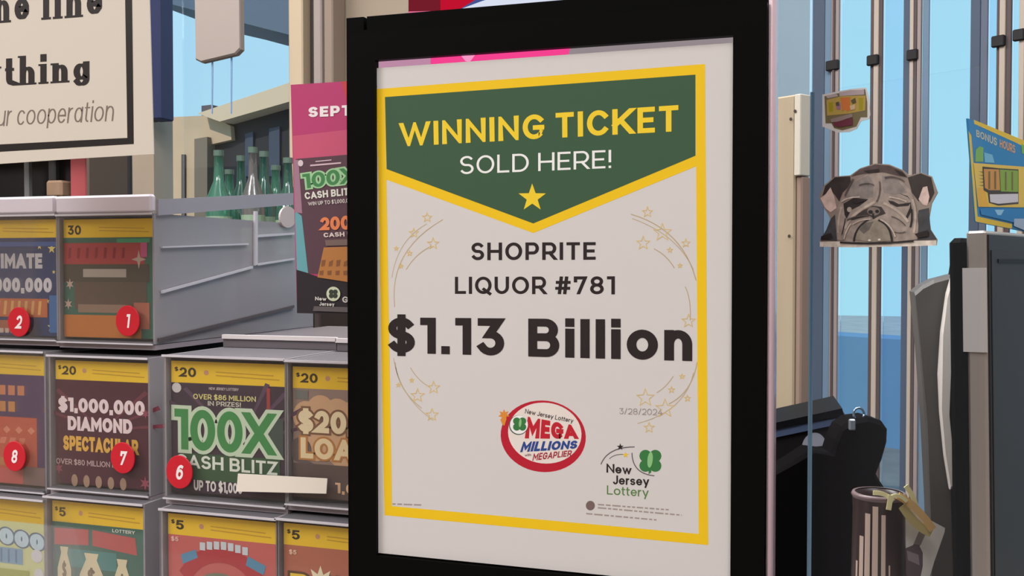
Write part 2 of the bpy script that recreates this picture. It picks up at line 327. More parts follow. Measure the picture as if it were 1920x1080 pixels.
for (a0, a1, y0) in ((455, 470, 250), (500, 520, 240), (545, 552, 228)): MB().prism(BLD.poly([(a0, y0), (a1, y0-4), (a1, 330), (a0, 330)]), -.05, -.03).build('shop_window', mat(66, 70, 82, .3), b)
MB().prism(BLD.poly([(393, 202), (412, 200), (412, 218), (393, 220)]), -.05, .1).build('roof_vent', mat(90, 82, 84, .8), b)
tag(MB().box(-9, 14, 2.95, 30, -.25, -.1).build('pavement', mat(150, 150, 150, .8, noise=.1, scale=2)), 'grey paving outside the shop windows', None, kind='structure')
# the wall of tall windows on the right, turned towards the viewer
WR = Plane((.056, 2.336, 0), (.837, -.547, 0))
def wx(px): return WR(px, 495)[0]
wr = MB().box(-.86, wx(1517), 0, 2.95, -.1, 0).box(wx(2080), 4.2, 0, 2.95, -.1, 0).box(wx(1517), wx(2080), 0, .2, -.1, 0).box(wx(1517), wx(2080), 2.8, 2.95, -.1, 0).build('wall_right', mat(122, 142, 156, .7, noise=.05, scale=5), mw=WR.m)
tag(wr, 'slate blue wall holding the tall right-hand windows', None, kind='structure')
w2 = empty('window_2', WR.m); tag(w2, 'tall windows with slim beige and slate uprights on the right', None, kind='structure')
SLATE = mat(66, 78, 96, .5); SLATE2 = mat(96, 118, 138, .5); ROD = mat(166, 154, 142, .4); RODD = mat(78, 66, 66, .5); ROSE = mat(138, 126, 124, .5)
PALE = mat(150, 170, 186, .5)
def up(name, p0, p1, d0, d1, m):
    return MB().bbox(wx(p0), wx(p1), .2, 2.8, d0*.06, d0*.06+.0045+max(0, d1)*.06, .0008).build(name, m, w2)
def clipon(p0, p1, py, parent):
    s0, t = WR(p0, py); s1, _ = WR(p1, py)
    MB().bbox(s0-.003, s1+.003, t-.011, t+.011, .002, .012, .002).build('clip', mat(28, 26, 28, .5), parent)
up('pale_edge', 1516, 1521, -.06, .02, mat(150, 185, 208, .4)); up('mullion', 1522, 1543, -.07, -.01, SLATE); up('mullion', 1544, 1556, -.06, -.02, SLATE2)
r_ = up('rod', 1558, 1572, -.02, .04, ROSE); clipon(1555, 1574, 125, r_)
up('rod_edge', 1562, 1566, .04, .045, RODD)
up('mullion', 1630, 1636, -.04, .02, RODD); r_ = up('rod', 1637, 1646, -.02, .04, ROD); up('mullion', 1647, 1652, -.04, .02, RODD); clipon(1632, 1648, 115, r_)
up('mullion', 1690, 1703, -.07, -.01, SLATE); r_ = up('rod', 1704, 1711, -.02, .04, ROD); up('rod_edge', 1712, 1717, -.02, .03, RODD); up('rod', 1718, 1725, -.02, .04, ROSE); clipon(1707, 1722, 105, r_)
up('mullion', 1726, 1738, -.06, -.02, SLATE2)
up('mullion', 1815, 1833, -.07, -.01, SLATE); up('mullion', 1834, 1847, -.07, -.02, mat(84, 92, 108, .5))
up('mullion', 1865, 1870, -.04, .02, RODD); r_ = up('rod', 1871, 1882, -.02, .04, ROD); up('mullion', 1883, 1892, -.05, .02, RODD); clipon(1866, 1885, 80, r_)
r_ = up('rod', 1908, 1918, -.02, .04, ROD); up('mullion', 1919, 1926, -.05, .02, RODD); clipon(1906, 1922, 68, r_)
up('mullion', 1985, 2005, -.07, -.01, SLATE); up('rod', 2040, 2052, -.02, .04, ROD)
g2 = clear('cyan_glass', (.93, 1.0, 1.0), .0, gloss=.0); g3 = clear('blue_glass', (.86, .95, 1.0), .0, gloss=.0)
for i, (p0, p1) in enumerate(((1572, 1630), (1652, 1690), (1738, 1815), (1847, 1865), (1892, 1908), (1926, 1985), (2005, 2040), (2052, 2080))):
    MB().box(wx(p0), wx(p1), .2, 2.8, -.012, -.009).build('pane', g2 if i % 2 == 0 else g3, w2)
OB = Plane((2.6, 6.4, 0), (.837, -.547, 0))
ob = MB().prism([(-6, -.1), (7, -.1), (7, .9), (2.2, .9), (1.9, 1.15), (-.3, 1.15), (-.5, .8), (-6, .8)], -.4, 0).build('low_building', mat(92, 128, 160, .8, noise=.05, scale=1.5), mw=OB.m)
tag(ob, 'hazy blue low building outside the tall right-hand windows', 'building')
# ------------------------------------------------------------------ counter
ct = empty('counter', (-.4, .6, 0)); tag(ct, 'grey service counter carrying the displays and ticket bins', 'counter')
def cpart(name, mb, m): o = mb.build(name, m, ct); o.matrix_parent_inverse = ct.matrix_world.inverted(); return o
cpart('worktop', MB().bbox(-2.2, 1.2, .32, 1.12, .96, 1.0, .004), mat(120, 112, 110, .35, .4, noise=.06, scale=25))
cpart('base_cabinet', MB().bbox(-2.15, 1.15, .37, 1.08, 0, .96, .004), mat(96, 84, 74, .6))
# ------------------------------------------------------------------ the display with its black frame
SP = yplane(.5254)
disp = empty('sign_display', SP.m); tag(disp, 'black framed upright display holding the white winning ticket sheet', 'display')
def rect4(p, x0, y0, x1, y1): return (p(x0, y0)[0], p(x1, y1)[0])
iL, iT = -.25568, .11571; iR, iB = -.05575, -.1637          # opening, metres about the plane's origin
oL = SP(656, 500)[0]; oR = SP(1436, 500)[0]; oT = SP(700, 62)[1]; oB = -.215
fr = MB()
for (x0, x1, z0, z1) in ((oL, iL, oB, oT), (iR, oR, oB, oT), (iL, iR, iT, oT), (iL, iR, oB, iB-.004)):
    fr.box(x0, x1, z0, z1, -.012, .0005)
fr.build('bezel', BLACK, disp)
HP = yplane(.545)
hT = HP(700, 36)[1]; hL = HP(661, 300)[0]; hR = oR-.001; n0 = HP(692, 40)[0]; n1 = HP(698, 40)[0]; nz = HP(695, 61)[1]
MB().box(hL, n0, oB+.002, hT, -.06, -.0125).box(n1, hR, oB+.002, hT, -.06, -.0125).box(n0, n1, oB+.002, nz, -.06, -.0125).build('rear_housing', BLACKM, disp)
flat('screen', [[(iL, iT-.02), (iR, iT-.02), (iR, iT), (iL, iT)]], -.0042, glow(160, 148, 152, .9), disp, 'glowing strip above the sheet, standing in for the reflecting sleeve')  # glowing strip in place of the clear sleeve; its pink reflection painted as emission
flat('painted_reflection', [SP.poly([(802, 103), (1066, 85), (1062, 101), (802, 122)])], -.0040, glow(255, 70, 150, 1.0), disp, 'hot pink reflection painted on the strip above the sheet')
flat('painted_reflection', [SP.poly([(860, 102), (886, 101), (876, 114), (868, 112)])], -.0038, glow(255, 160, 205, 1.0), disp)
flat('painted_reflection', [SP.poly([(705, 113), (802, 105), (802, 124), (705, 130)])], -.0040, glow(205, 150, 180, .9), disp)  # pinkish grey end of the same painted reflection
MB().bbox(oR+.0005, SP(1450, 500)[0], oB, .3, -.03, -.002, .0012).build('acrylic_edge', mat(206, 180, 190, .15, .6), disp, True)
MB().bbox((oL+oR)/2-.03, (oL+oR)/2+.03, -.345, oB, -.05, -.02, .003).build('post', BLACKM, disp)
MB().bbox((oL+oR)/2-.11, (oL+oR)/2+.11, -.35, -.34, -.12, .04, .003).build('foot', BLACKM, disp)
# the printed sheet
BZ = SP; SP = yplane(.5274)
sheet = MB().box(iL-.002, iR+.002, iB-.003, SP(703, 128)[1]-.0012, -.0007, 0).build('winning_ticket_sheet', mat(197, 193, 192, .55, .25), mw=SP.m)
# top edge follows the slightly crooked sheet
for v in sheet.data.vertices:
    if v.co.y > 0: v.co.y = SP(703, 128)[1] if v.co.x < -.15 else SP(1376, 80)[1]
tag(sheet, 'white winning ticket sold here sheet with green pennant and yellow border', 'poster')
GOLD = mat(222, 182, 24, .5); GRN = mat(54, 82, 60, .5); INK = mat(38, 30, 32, .5); WHITE = mat(232, 228, 222, .5)
SO = [0]
def ink(name, polys, m, lv=1): return flat(name, polys, .00004*lv, m, sheet)
def spx(list_): return [SP.poly(q) for q in list_]
oc = [(706, 167), (1322, 120), (1328, 1022), (721, 966)]; ic = [(722, 183), (1304, 141), (1310, 1001), (735, 949)]
ink('border', spx([[oc[i], oc[(i+1) % 4], ic[(i+1) % 4], ic[i]] for i in range(4)]), GOLD)
ink('border', spx([[(724, 313), (1000, 416), (1000, 437), (725, 337)], [(1000, 416), (1305, 289), (1305, 312), (1000, 437)]]), GOLD)
ink('pennant', spx([[(722, 182), (1304, 140), (1304, 292), (1000, 419), (725, 317)]]), GRN, 2)
ink('lettering', fit(text('WINNING TICKET', .19, .14, space=.28), SP(750, 275), SP(1272, 246), SP(749, 231), SP(1272, 197)), mat(236, 192, 44, .5), 3)
ink('lettering', fit(text('SOLD HERE!', .115, .14, space=.3), SP(863, 327), SP(1146, 315), SP(863, 293), SP(1146, 281)), WHITE, 3)
ink('star', spx([star(998, 371, 27, .4)]), mat(236, 192, 44, .5), 3)
ink('lettering', fit(text('SHOPRITE', .175, .16), SP(884, 488), SP(1117, 487), SP(884, 455), SP(1117, 454)), INK)
ink('lettering', fit(text('LIQUOR #781', .17, .15, space=.3), SP(853, 551), SP(1153, 552), SP(853, 519), SP(1153, 518)), INK)
ink('lettering', fit(text('$1.13 Billion', .205, .13, space=.42, xh=.75), SP(728, 661), SP(1298, 677), SP(728, 595), SP(1298, 600)), INK, 3)
PG = mat(206, 190, 150, .5); PGD = mat(176, 158, 128, .5)
for pts, wd in ((bez((740, 575), (728, 470), (830, 412)), 1.6), (bez((735, 520), (745, 450), (800, 420)), 1.2), (bez((762, 505), (780, 475), (808, 462)), 1.6), (bez((741, 680), (745, 730), (790, 765)), 1.6), (bez((738, 672), (750, 745), (812, 788)), 1.2), (bez((770, 690), (785, 715), (805, 725)), 1.4),
                (bez((1184, 402), (1280, 430), (1305, 525)), 2.0), (bez((1186, 410), (1270, 440), (1300, 505)), 1.4), (bez((1227, 467), (1250, 478), (1264, 502)), 1.8), (bez((1285, 538), (1296, 560), (1294, 600)), 1.6), (bez((1307, 680), (1298, 735), (1255, 757)), 2.0), (bez((1262, 706), (1250, 725), (1232, 736)), 1.6), (bez((1300, 700), (1285, 770), (1196, 794)), 1.4)):
    ink('swirl', spx(stroke(pts, wd)), PGD)
for (x, y, r) in ((801, 408, 9), (776, 437, 9), (812, 457, 11), (743, 466, 4), (768, 475, 5), (752, 499, 4), (813, 727, 12), (783, 742, 13), (747, 722, 4), (772, 713, 4), (810, 778, 12),
                  (1214, 398, 10), (1242, 436, 17), (1206, 456, 13), (1286, 456, 8), (1256, 469, 5), (1275, 498, 4), (1291, 602, 13), (1210, 746, 17), (1247, 766, 18), (1259, 731, 6), (1279, 706, 5), (1289, 747, 6), (1217, 802, 10)):
    ink('star_outline', spx(star_line(x, y, r, 1.5)), mat(202, 176, 118, .5), 2)
ink('lettering', fit(text('3/28/2024', .1, .12), SP(1161, 776), SP(1243, 779), SP(1161, 765), SP(1243, 767)), mat(146, 136, 132, .5), 3)
RED = mat(172, 26, 46, .5)
ink('oval_ring', spx([ell(1018.6, 818, 80, 67, 48, .12)]), RED); ink('oval_field', spx([ell(1021.5, 812, 69, 57, 48, .12)]), mat(214, 204, 198, .5), 2)
ink('flash', spx([star(945, 778, 11, .5, 7), [(938, 786), (950, 784), (946, 798), (942, 796)]]), mat(206, 130, 50, .5), 3)
ink('lettering', fit(text('New Jersey Lottery', .15, .1), SP(984, 775), SP(1074, 793), SP(985.5, 766), SP(1076, 785)), INK, 3)
ink('lettering', fit(text('MEGA', .27, .06), SP(984, 822), SP(1084, 823), SP(989, 781), SP(1080, 798)), mat(178, 30, 46, .5), 3)
ink('lettering', fit(text('MILLIONS', .25, .07), SP(975, 848), SP(1081, 841), SP(981, 828), SP(1084, 826)), mat(40, 66, 132, .5), 3)
ink('lettering', fit(text('MEGAPLIER', .2, .1), SP(998, 864), SP(1071, 855), SP(1001, 850), SP(1073, 844)), mat(150, 44, 58, .5), 3)
ink('lettering', fit(text('with', .16, .1), SP(984, 856), SP(996, 855), SP(984, 851), SP(996, 850)), mat(110, 60, 66, .5), 3)
ink('clover_ring', spx([ell(972.5, 797, 18, 18.5, 28)]), mat(70, 84, 76, .5), 3); ink('clover_field', spx([ell(973.2, 796.2, 16.8, 17.4, 28)]), WHITE, 4)
GC = mat(52, 112, 62, .5); GCL = mat(130, 180, 120, .5)
ink('clover', spx(clover(974.5, 795, 15)), GC, 5); ink('clover_shine', spx([ell(975.5, 793, 2.5, 8, 12, .1)]), GCL, 6)
lg = []
for pts, wd in ((bez((1127, 870), (1140, 838), (1189, 838)), 2), (bez((1143, 860), (1152, 851), (1170, 852)), 1.4), (bez((1185, 850), (1186, 888), (1226, 892)), 2)): lg += stroke(pts, wd)
ink('swoosh', spx(lg), mat(96, 90, 92, .5)); ink('star', spx([star(1163, 838, 7)]), INK, 2); ink('star', spx([star(1173, 853, 6)]), GOLD, 2)
ink('clover', spx(clover(1219.5, 864, 25)+[[(1217, 868), (1222, 868), (1221, 886), (1216, 889)]]), GC, 2); ink('clover_shine', spx([ell(1219, 862, 5, 15, 16, .1)]), GCL, 3)
ink('lettering', fit(text('New', .18, .08), SP(1137, 886), SP(1184, 890), SP(1137, 869), SP(1184, 873)), INK)
ink('lettering', fit(text('Jersey', .17, .08), SP(1149, 908), SP(1217, 911), SP(1149, 891), SP(1217, 894)), INK)
ink('lettering', fit(text('Lottery', .13, .09), SP(1138, 927), SP(1216, 932), SP(1138, 910), SP(1216, 915)), mat(84, 120, 66, .5))
ink('seal', spx([ell(1107, 948, 8.5, 9, 20)]), mat(110, 92, 90, .5))
fp = []
for (x0, y0, x1, y1) in ((1121, 946, 1254, 956), (1121, 952, 1278, 966), (1099, 963, 1231, 975), (736, 945, 790, 947)):
    x = x0
    while x < x1:
        L = random.choice((6, 9, 12, 16)); e = min(x+L, x1); k = (y1-y0)/(x1-x0); fp.append([(x, y0+(x-x0)*k-1.5), (e, y0+(e-x0)*k-1.5), (e, y0+(e-x0)*k+1.2), (x, y0+(x-x0)*k+1.2)]); x = e+3
ink('fine_print', spx(fp), mat(150, 138, 134, .5))
# ------------------------------------------------------------------ clear ticket bins with their tickets
ACR = clear('clear_acrylic', (.99, .99, .99), .012, gloss=.0, fres=.3)
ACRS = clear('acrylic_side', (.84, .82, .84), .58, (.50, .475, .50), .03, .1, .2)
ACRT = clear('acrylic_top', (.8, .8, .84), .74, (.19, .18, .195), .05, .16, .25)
ACRE = mat(188, 184, 190, .2, .6)
YEL = mat(226, 184, 42, .5); DARKP = mat(58, 46, 20, .5); TICK = mat(190, 140, 110, .5)
MIDY = mat(190, 148, 40, .5)
BADGE = mat(186, 30, 44, .4)
RISER = mat(150, 140, 146, .3, .4); RAILM = mat(206, 198, 208, .18, .6)
class Art:
    def __init__(s, plane, x0, x1, yt, yb, name, base, label, group, z=0):
        s.p = plane; s.s0, s.t1 = plane(x0, yt); s.s1 = plane(x1, (yt+yb)/2)[0]; s.t0 = plane(x0, yb)[1]; s.off = z
        s.o = MB().box(s.s0, s.s1, s.t0, s.t1, z-.0006, z).build(name, base, mw=plane.m); tag(s.o, label, 'lottery ticket', group)
    def N(s, u, v): return (s.s0+u*(s.s1-s.s0), s.t0+v*(s.t1-s.t0))
    def ink(s, name, polys, m): s.off += .00004; return flat(name, [[s.N(*p) for p in q] for q in polys], s.off, m, s.o)
    def rect(s, name, u0, v0, u1, v1, m): return s.ink(name, [[(u0, v0), (u1, v0), (u1, v1), (u0, v1)]], m)
    def text(s, t, u0, v0, u1, v1, m, wt=.2, tr=.1, slope=0, out=None, arch=0, **k):
        q = ((u0, v0), (u1, v0+slope), (u0, v1), (u1, v1+slope))
        if out: s.ink('lettering_outline', fit(text(t, wt, tr, grow=.09, **k), *q), out)
        return s.ink('lettering', fit(text(t, wt, tr, **k), *q), m)
    def header(s, price, h=.165, lines=True):
        s.rect('price_band', 0, 1-h, 1, 1, YEL); m = 1-h/2
        if price:
            s.text('$', .03, m+.005, .065, m+.035, DARKP, .2); s.text(price, .075, m-.038, .075+.075*len(price), m+.034, DARKP, .2, .1)
            s.ink('tick_mark', [ell(.315, m, .022, .02, 14)], TICK)
        s.ink('fine_print', [[(.4, m+.012), (.9, m-.0), (.9, m-.008), (.4, m+.004)], [(.4, m-.014), (.95, m-.03), (.95, m-.038), (.4, m-.022)]], MIDY)
def tbin(plane, x0, x1, yt, yb, label, group, num=None, numpx=None, depth=.27, top=False, base=False, ledge=None):
    """one open-fronted acrylic bin standing round its ticket"""
    s0, t1 = plane(x0, yt); s1 = plane(x1, (yt+yb)/2)[0]; t0 = plane(x0, yb)[1]
    s0 -= .0028; s1 += .0028; t1 += .004; t0 -= .0035
    b = empty('ticket_bin', plane.m); tag(b, label, 'ticket bin', group)
    MB().box(s0, s1, t0, t1, .0042, .0062).build('front_panel', ACR, b)
    MB().box(s0, s0+.0018, t0, t1, -depth, .004).build('side_panel', ACRS, b); MB().box(s1-.0018, s1, t0, t1, -depth, .004).build('side_panel', ACRS, b)
    MB().box(s0+.002, s1-.002, t1-.002, t1, -depth, .0064).build('top_panel', ACRT, b)
    MB().box(s0+.002, s1-.002, t0, t0+.002, -depth, .0064).build('bottom_panel', ACRT, b)
    MB().box(s0+.002, s1-.002, t0+.003, t1-.003, -.004, -.002).build('divider', mat(70, 62, 62, .6), b)
    MB().box(s0, s1, t1-.0012, t1+.0006, .0064, .0074).build('front_lip', ACRE, b)
    MB().box(s0, s1, t0-.0004, t0+.0008, .0064, .0074).build('front_lip', ACRE, b)
    MB().box(s0, s1, -.3495 if base else t0-.0050, t0-.0006, -depth, .003).build('riser', RISER, b)
    if ledge is not None:
        MB().box(s0, s1, t1+.0003, t1+.0075, -depth, -.078).build('upper_step', mat(98, 93, 97, .4), b)
        MB().box(s0, s1, t1+.0076, t1+.0112, -.080, -.076).build('white_ledge', mat(206, 200, 200, .4), b)
    if top:
        MB().bbox(s0, s1, t1+.0008, t1+.0165, .0, .0075, .002).build('top_rail', RAILM, b)
    if num:
        c = plane(*numpx); r = .0125
        d = MB().prism(ell(c[0], c[1], r, r*1.08, 30), .0063, .0072, .0004).build('number_badge', BADGE, b)
        d['label'] = 'round red number badge'
        tp = text(num, .2, .1, shear=.18); h = .012; w = .0065 if num != '1' else .0036
        flat('numeral', fit(tp, (c[0]-w/2, c[1]-h/2), (c[0]+w/2, c[1]-h/2), (c[0]-w/2, c[1]+h/2)), .0074, mat(240, 214, 214, .5), d)
    return b, (s0, s1, t0, t1)
L1, L2, L3 = yplane(.738), yplane(.724), yplane(.710)
R2, R3 = yplane(.694), yplane(.682)
GT = 'lottery tickets in the clear bins'; GB = 'clear acrylic ticket bins'
# top row
tbin(L1, -64, 110, 414, 626, 'clear acrylic bin around the dark blue starry ticket', GB, '2', (46, 603), top=True)
a = Art(L1, -62, 110, 414, 626, 'lottery_ticket', mat(38, 52, 92, .5), 'dark blue starry ultimate ticket behind red badge 2', GT); a.header('30', .155)
a.ink('sparkle', [star(u, v, r, .4, 5, 90) for u, v, r in ((.8, .77, .03), (.93, .75, .045), (.92, .08, .045), (.88, .3, .025), (.95, .55, .02))], mat(206, 190, 110, .5))
a.rect('blue_patch', .36, .77, .98, .81, mat(60, 84, 140, .5)); a.rect('blue_patch', .9, .03, 1, .35, mat(56, 100, 150, .5))
a.text('ULTIMATE', .1, .58, .83, .71, mat(190, 186, 190, .5), .26, .06); a.text('000,000', .3, .375, .93, .5, mat(200, 196, 200, .5), .27, .06)
a.rect('orange_block', .0, .16, .88, .32, mat(180, 96, 56, .5)); a.ink('stripe', [[(.1+.075*i, .18), (.13+.075*i, .18), (.145+.075*i, .3), (.115+.075*i, .3)] for i in range(10)], mat(206, 160, 90, .5))
a.rect('orange_block', .1, .03, .7, .13, mat(150, 86, 60, .5)); a.ink('dash', [[(.3+.06*i, .02), (.34+.06*i, .02), (.34+.06*i, .06), (.3+.06*i, .06)] for i in range(5)], mat(190, 170, 160, .5))
bn, (s0, s1, t0, t1) = tbin(L1, 119, 290, 412, 633, 'clear acrylic bin around the teal and red ticket, side wall showing', GB, '1', (249, 601), top=True)
a = Art(L1, 119, 289, 412, 631, 'lottery_ticket', mat(58, 96, 82, .5), 'teal and red ticket with orange foot behind red badge 1', GT); a.header('', .155); a.text('30', .05, .87, .2, .95, DARKP, .2)
a.rect('red_band', .0, .62, .9, .8, mat(158, 58, 58, .5)); a.ink('letter_stroke', [[(.05+.1*i, .67), (.08+.1*i, .67), (.09+.1*i, .76), (.06+.1*i, .76)] for i in range(7)], mat(128, 36, 42, .5))
a.rect('brown_block', .12, .24, .92, .5, mat(90, 74, 62, .5)); a.rect('brown_block', .0, .47, .95, .62, mat(74, 66, 54, .5)); a.rect('label_strip', .22, .51, .7, .58, mat(158, 146, 136, .5)); a.rect('orange_foot', 0, 0, .86, .19, mat(176, 108, 52, .5)); a.rect('tan_band', .16, .21, .7, .28, mat(134, 110, 92, .5)); a.rect('red_patch', .78, .08, .95, .3, mat(166, 100, 80, .5))
a.ink('sparkle', [star(.07, .45, .05, .4, 6), star(.05, .28, .05, .4, 6), star(.84, .66, .08, .3, 4)], mat(176, 150, 136, .5)); a.rect('green_patch', .6, .8, .96, .835, mat(60, 140, 104, .5)); a.rect('pink_patch', .86, .68, .93, .8, mat(180, 80, 120, .5))
# what the right side of that bin shows: rails, roll of tickets, round label
SD = Plane(L1.m @ Vector((s1, 0, 0)), (0, 1, 0))
for pl_, nm, m in (([(300, 545), (470, 499), (470, 503), (300, 550)], 'rail', ACRE), ([(292, 374), (546, 362), (546, 384), (292, 404)], 'side_rail', mat(146, 142, 150, .25, .5)), ([(300, 462), (462, 456), (462, 459), (300, 465)], 'rail', ACRE), ([(474, 396), (479, 396), (479, 496), (474, 498)], 'corner_post', ACRE), ([(479, 440), (548, 436), (548, 440), (479, 445)], 'rail', ACRE), ([(479, 494), (548, 484), (548, 487), (479, 498)], 'rail', ACRE),
                   (ell(536, 407, 15, 20, 24), 'round_label', mat(186, 174, 172, .5)), ([(294, 634), (548, 572), (548, 577), (294, 640)], 'rail', mat(84, 76, 78, .4))):
    o = MB().prism([SD(*p) for p in pl_], .0006, .0028).build(nm, m, bn); o.matrix_world = SD.m
roll = MB().tube([(s0+.012, .05, t0+.055), (s1-.012, .05, t0+.055)], .048, 28).build('ticket_roll', mat(84, 76, 78, .6), mw=Matrix.Translation((0, .738+.02, 1.35)))
tag(roll, 'dark grey roll of tickets inside the bin with badge 1', 'ticket roll')
# second row
tbin(L2, -90, 88, 661, 900, 'clear acrylic bin around the purple and orange ticket', GB, '8', (38, 853))
a = Art(L2, -88, 87, 662, 897, 'lottery_ticket', mat(68, 46, 86, .5), 'purple and orange ticket behind red badge 8', GT); a.header('', .15)
a.ink('block_letter', [[(.3+.1*i, .69), (.37+.1*i, .69), (.37+.1*i, .765), (.3+.1*i, .765)] for i in range(5)], mat(196, 124, 84, .5)); a.ink('block_letter', [[(.2+.1*i, .56), (.27+.1*i, .56), (.27+.1*i, .64), (.2+.1*i, .64)] for i in range(5)], mat(190, 130, 70, .5))
a.rect('orange_panel', 0, .1, .9, .52, mat(184, 84, 58, .5)); a.ink('diamond_mark', [[(.28+.13*i, .42), (.32+.13*i, .39), (.36+.13*i, .42), (.32+.13*i, .45)] for i in range(5)], mat(210, 136, 106, .5)); a.ink('dash', [[(.3+.1*i, .31), (.36+.1*i, .31), (.38+.1*i, .36), (.32+.1*i, .36)] for i in range(5)], mat(206, 126, 100, .5))
a.rect('red_foot', 0, 0, .75, .12, mat(188, 90, 84, .5)); a.rect('tan_band', .3, .14, .68, .2, mat(176, 120, 70, .5)); a.rect('grey_corner', .75, .0, .98, .14, mat(120, 96, 90, .5))
tbin(L2, 102, 282, 673, 906, 'clear acrylic bin around the maroon diamond ticket', GB, '7', (240, 856))
a = Art(L2, 104, 281, 675, 904, 'lottery_ticket', mat(74, 34, 46, .5), 'maroon one million diamond ticket behind red badge 7', GT); a.header('20', .155)
a.ink('ray', [[(.5, .45), (.5+.7*math.cos(t), .4+.5*math.sin(t)), (.5+.7*math.cos(t+.07), .4+.5*math.sin(t+.07))] for t in (.2, .5, .8, 2.3, 2.7)], mat(104, 50, 62, .5))
LTP = mat(226, 204, 206, .5)
a.text('$1,000,000', .03, .585, .95, .70, LTP, .25, .05); a.text('DIAMOND', .13, .435, .82, .55, LTP, .27, .05); a.text('SPECTACULAR', .08, .27, .88, .39, mat(214, 166, 72, .5), .26, .05); a.text('OVER $80 MILLION IN', .0, .155, .66, .2, mat(190, 160, 160, .5), .16, .1)
a.ink('trophy', [ell(.2+.13*i, .03, .035, .05, 12) for i in range(5)], mat(160, 130, 110, .5)); a.ink('sparkle', [star(.03, .12, .05, .4, 6), star(.95, .05, .06, .4, 6), star(.96, .6, .04, .4, 6)], mat(140, 70, 84, .5))
tbin(R2, 319, 537, 674, 923, 'clear acrylic bin around the large green 100X ticket', GB, '6', (346, 882), ledge=1)
a = Art(R2, 321, 536, 676, 920, 'lottery_ticket', mat(62, 46, 58, .5), 'large purple ticket with green 100X behind red badge 6', GT); a.header('20', .165)
a.ink('ray', [[(.6, .4), (.55+.7*math.cos(t), .4+.5*math.sin(t)), (.55+.7*math.cos(t+.06), .4+.5*math.sin(t+.06))] for t in (.3, .55, .85, 1.1, 2.2, 2.5)], mat(88, 66, 84, .5))
a.rect('pen', .84, .66, .87, .82, mat(150, 60, 60, .5)); a.rect('green_glow', .1, .1, .95, .3, mat(56, 84, 56, .5)); a.rect('green_glow', .84, .3, .98, .6, mat(66, 76, 70, .5))
a.ink('seal', [ell(.05, .795, .042, .038, 20)], mat(196, 190, 190, .5)); a.text('NEW JERSEY LOTTERY', .34, .79, .6, .81, mat(190, 180, 180, .5), .18)
a.text('OVER $86 MILLION', .2, .715, .75, .755, mat(206, 196, 130, .5), .18, .1); a.text('IN PRIZES!', .33, .67, .62, .705, mat(196, 190, 176, .5), .18, .1)
a.text('100X', .03, .325, .9, .635, mat(64, 132, 72, .5), .2, .05, out=mat(190, 206, 180, .5)); a.text('CASH BLITZ', .04, .19, .93, .29, mat(214, 220, 206, .5), .18, .1, slope=-.01); a.text('UP TO $1,000', .2, .02, .63, .1, mat(216, 210, 206, .5), .22, .07)
tbin(R2, 547, 765, 684, 934, 'clear ticket bin half hidden behind the display, second row', GB, ledge=1)
a = Art(R2, 549, 763, 687, 930, 'lottery_ticket', mat(140, 118, 108, .5), 'tan loaded ticket with pale bubble numbers beside the 100X ticket', GT); a.header('20', .165)
a.ink('puff', [ell(u, v, r, r, 18) for u, v, r in ((.12, .62, .12), (.25, .66, .13), (.4, .64, .13), (.55, .62, .14), (.2, .42, .14), (.45, .4, .16))], mat(196, 158, 122, .5)); a.ink('coin', [ell(.07, .36, .1, .1, 20), ell(.12, .2, .1, .08, 20)], mat(96, 84, 82, .5)); a.rect('dark_foot', 0, .0, 1, .26, mat(92, 76, 72, .5))
a.rect('seal', .02, .755, .14, .82, mat(110, 112, 106, .5)); a.text('$20,000', .05, .5, 1.0, .67, mat(232, 206, 168, .5), .24, .06, out=mat(120, 84, 60, .5)); a.text('LOADED', .07, .3, 1.0, .46, mat(230, 202, 160, .5), .24, .06, out=mat(176, 120, 66, .5)); a.text('1,000', .38, .05, .75, .13, mat(216, 176, 140, .5), .2)
lb = Plane(R2.o, R2.a)
o = MB().prism(lb.poly([(458, 884), (624, 893), (622, 921), (455, 917)]), .0082, .0088).build('paper_label', mat(214, 206, 194, .6), mw=lb.m); tag(o, 'blank cream paper strip taped across the 100X and loaded bins', 'label')
# third row
tbin(L3, -88, 88, 928, 1172, 'clear ticket bin at the bottom left corner', GB, base=True)
a = Art(L3, -86, 87, 928, 1170, 'lottery_ticket', mat(190, 194, 130, .5), 'lime ticket with blue rounded numbers in the bottom left corner', GT); a.header('', .16)
a.text('000', .5, .67, .98, .79, mat(176, 200, 210, .5), .3, .06, slope=-.03, out=mat(56, 82, 100, .5)); a.rect('blue_block', .3, .52, .75, .64, mat(110, 146, 172, .5)); a.ink('stripe', [[(.35+.08*i, .53), (.37+.08*i, .53), (.37+.08*i, .63), (.35+.08*i, .63)] for i in range(5)], mat(70, 104, 134, .5)); a.rect('lime_block', .3, .37, .82, .48, mat(150, 156, 50, .5)); a.ink('dot', [ell(.92, .46, .05, .05, 14), ell(.9, .6, .06, .05, 14)], mat(198, 196, 200, .5)); a.rect('lime_block', .0, .1, 1, .35, mat(120, 128, 80, .5))
tbin(L3, 96, 273, 936, 1180, 'clear ticket bin with money bag ticket, bottom row', GB, base=True)
a = Art(L3, 98, 272, 938, 1178, 'lottery_ticket', mat(64, 100, 86, .5), 'green five dollar ticket with cream money bags', GT); a.header('5', .16)
a.ink('banner', [[(.02, .66), (.4, .68), (.4, .8), (.02, .79)], [(.44, .68), (.92, .64), (.9, .77), (.44, .8)]], mat(172, 80, 74, .5)); a.rect('teal_patch', .15, .5, .7, .64, mat(70, 124, 118, .5))
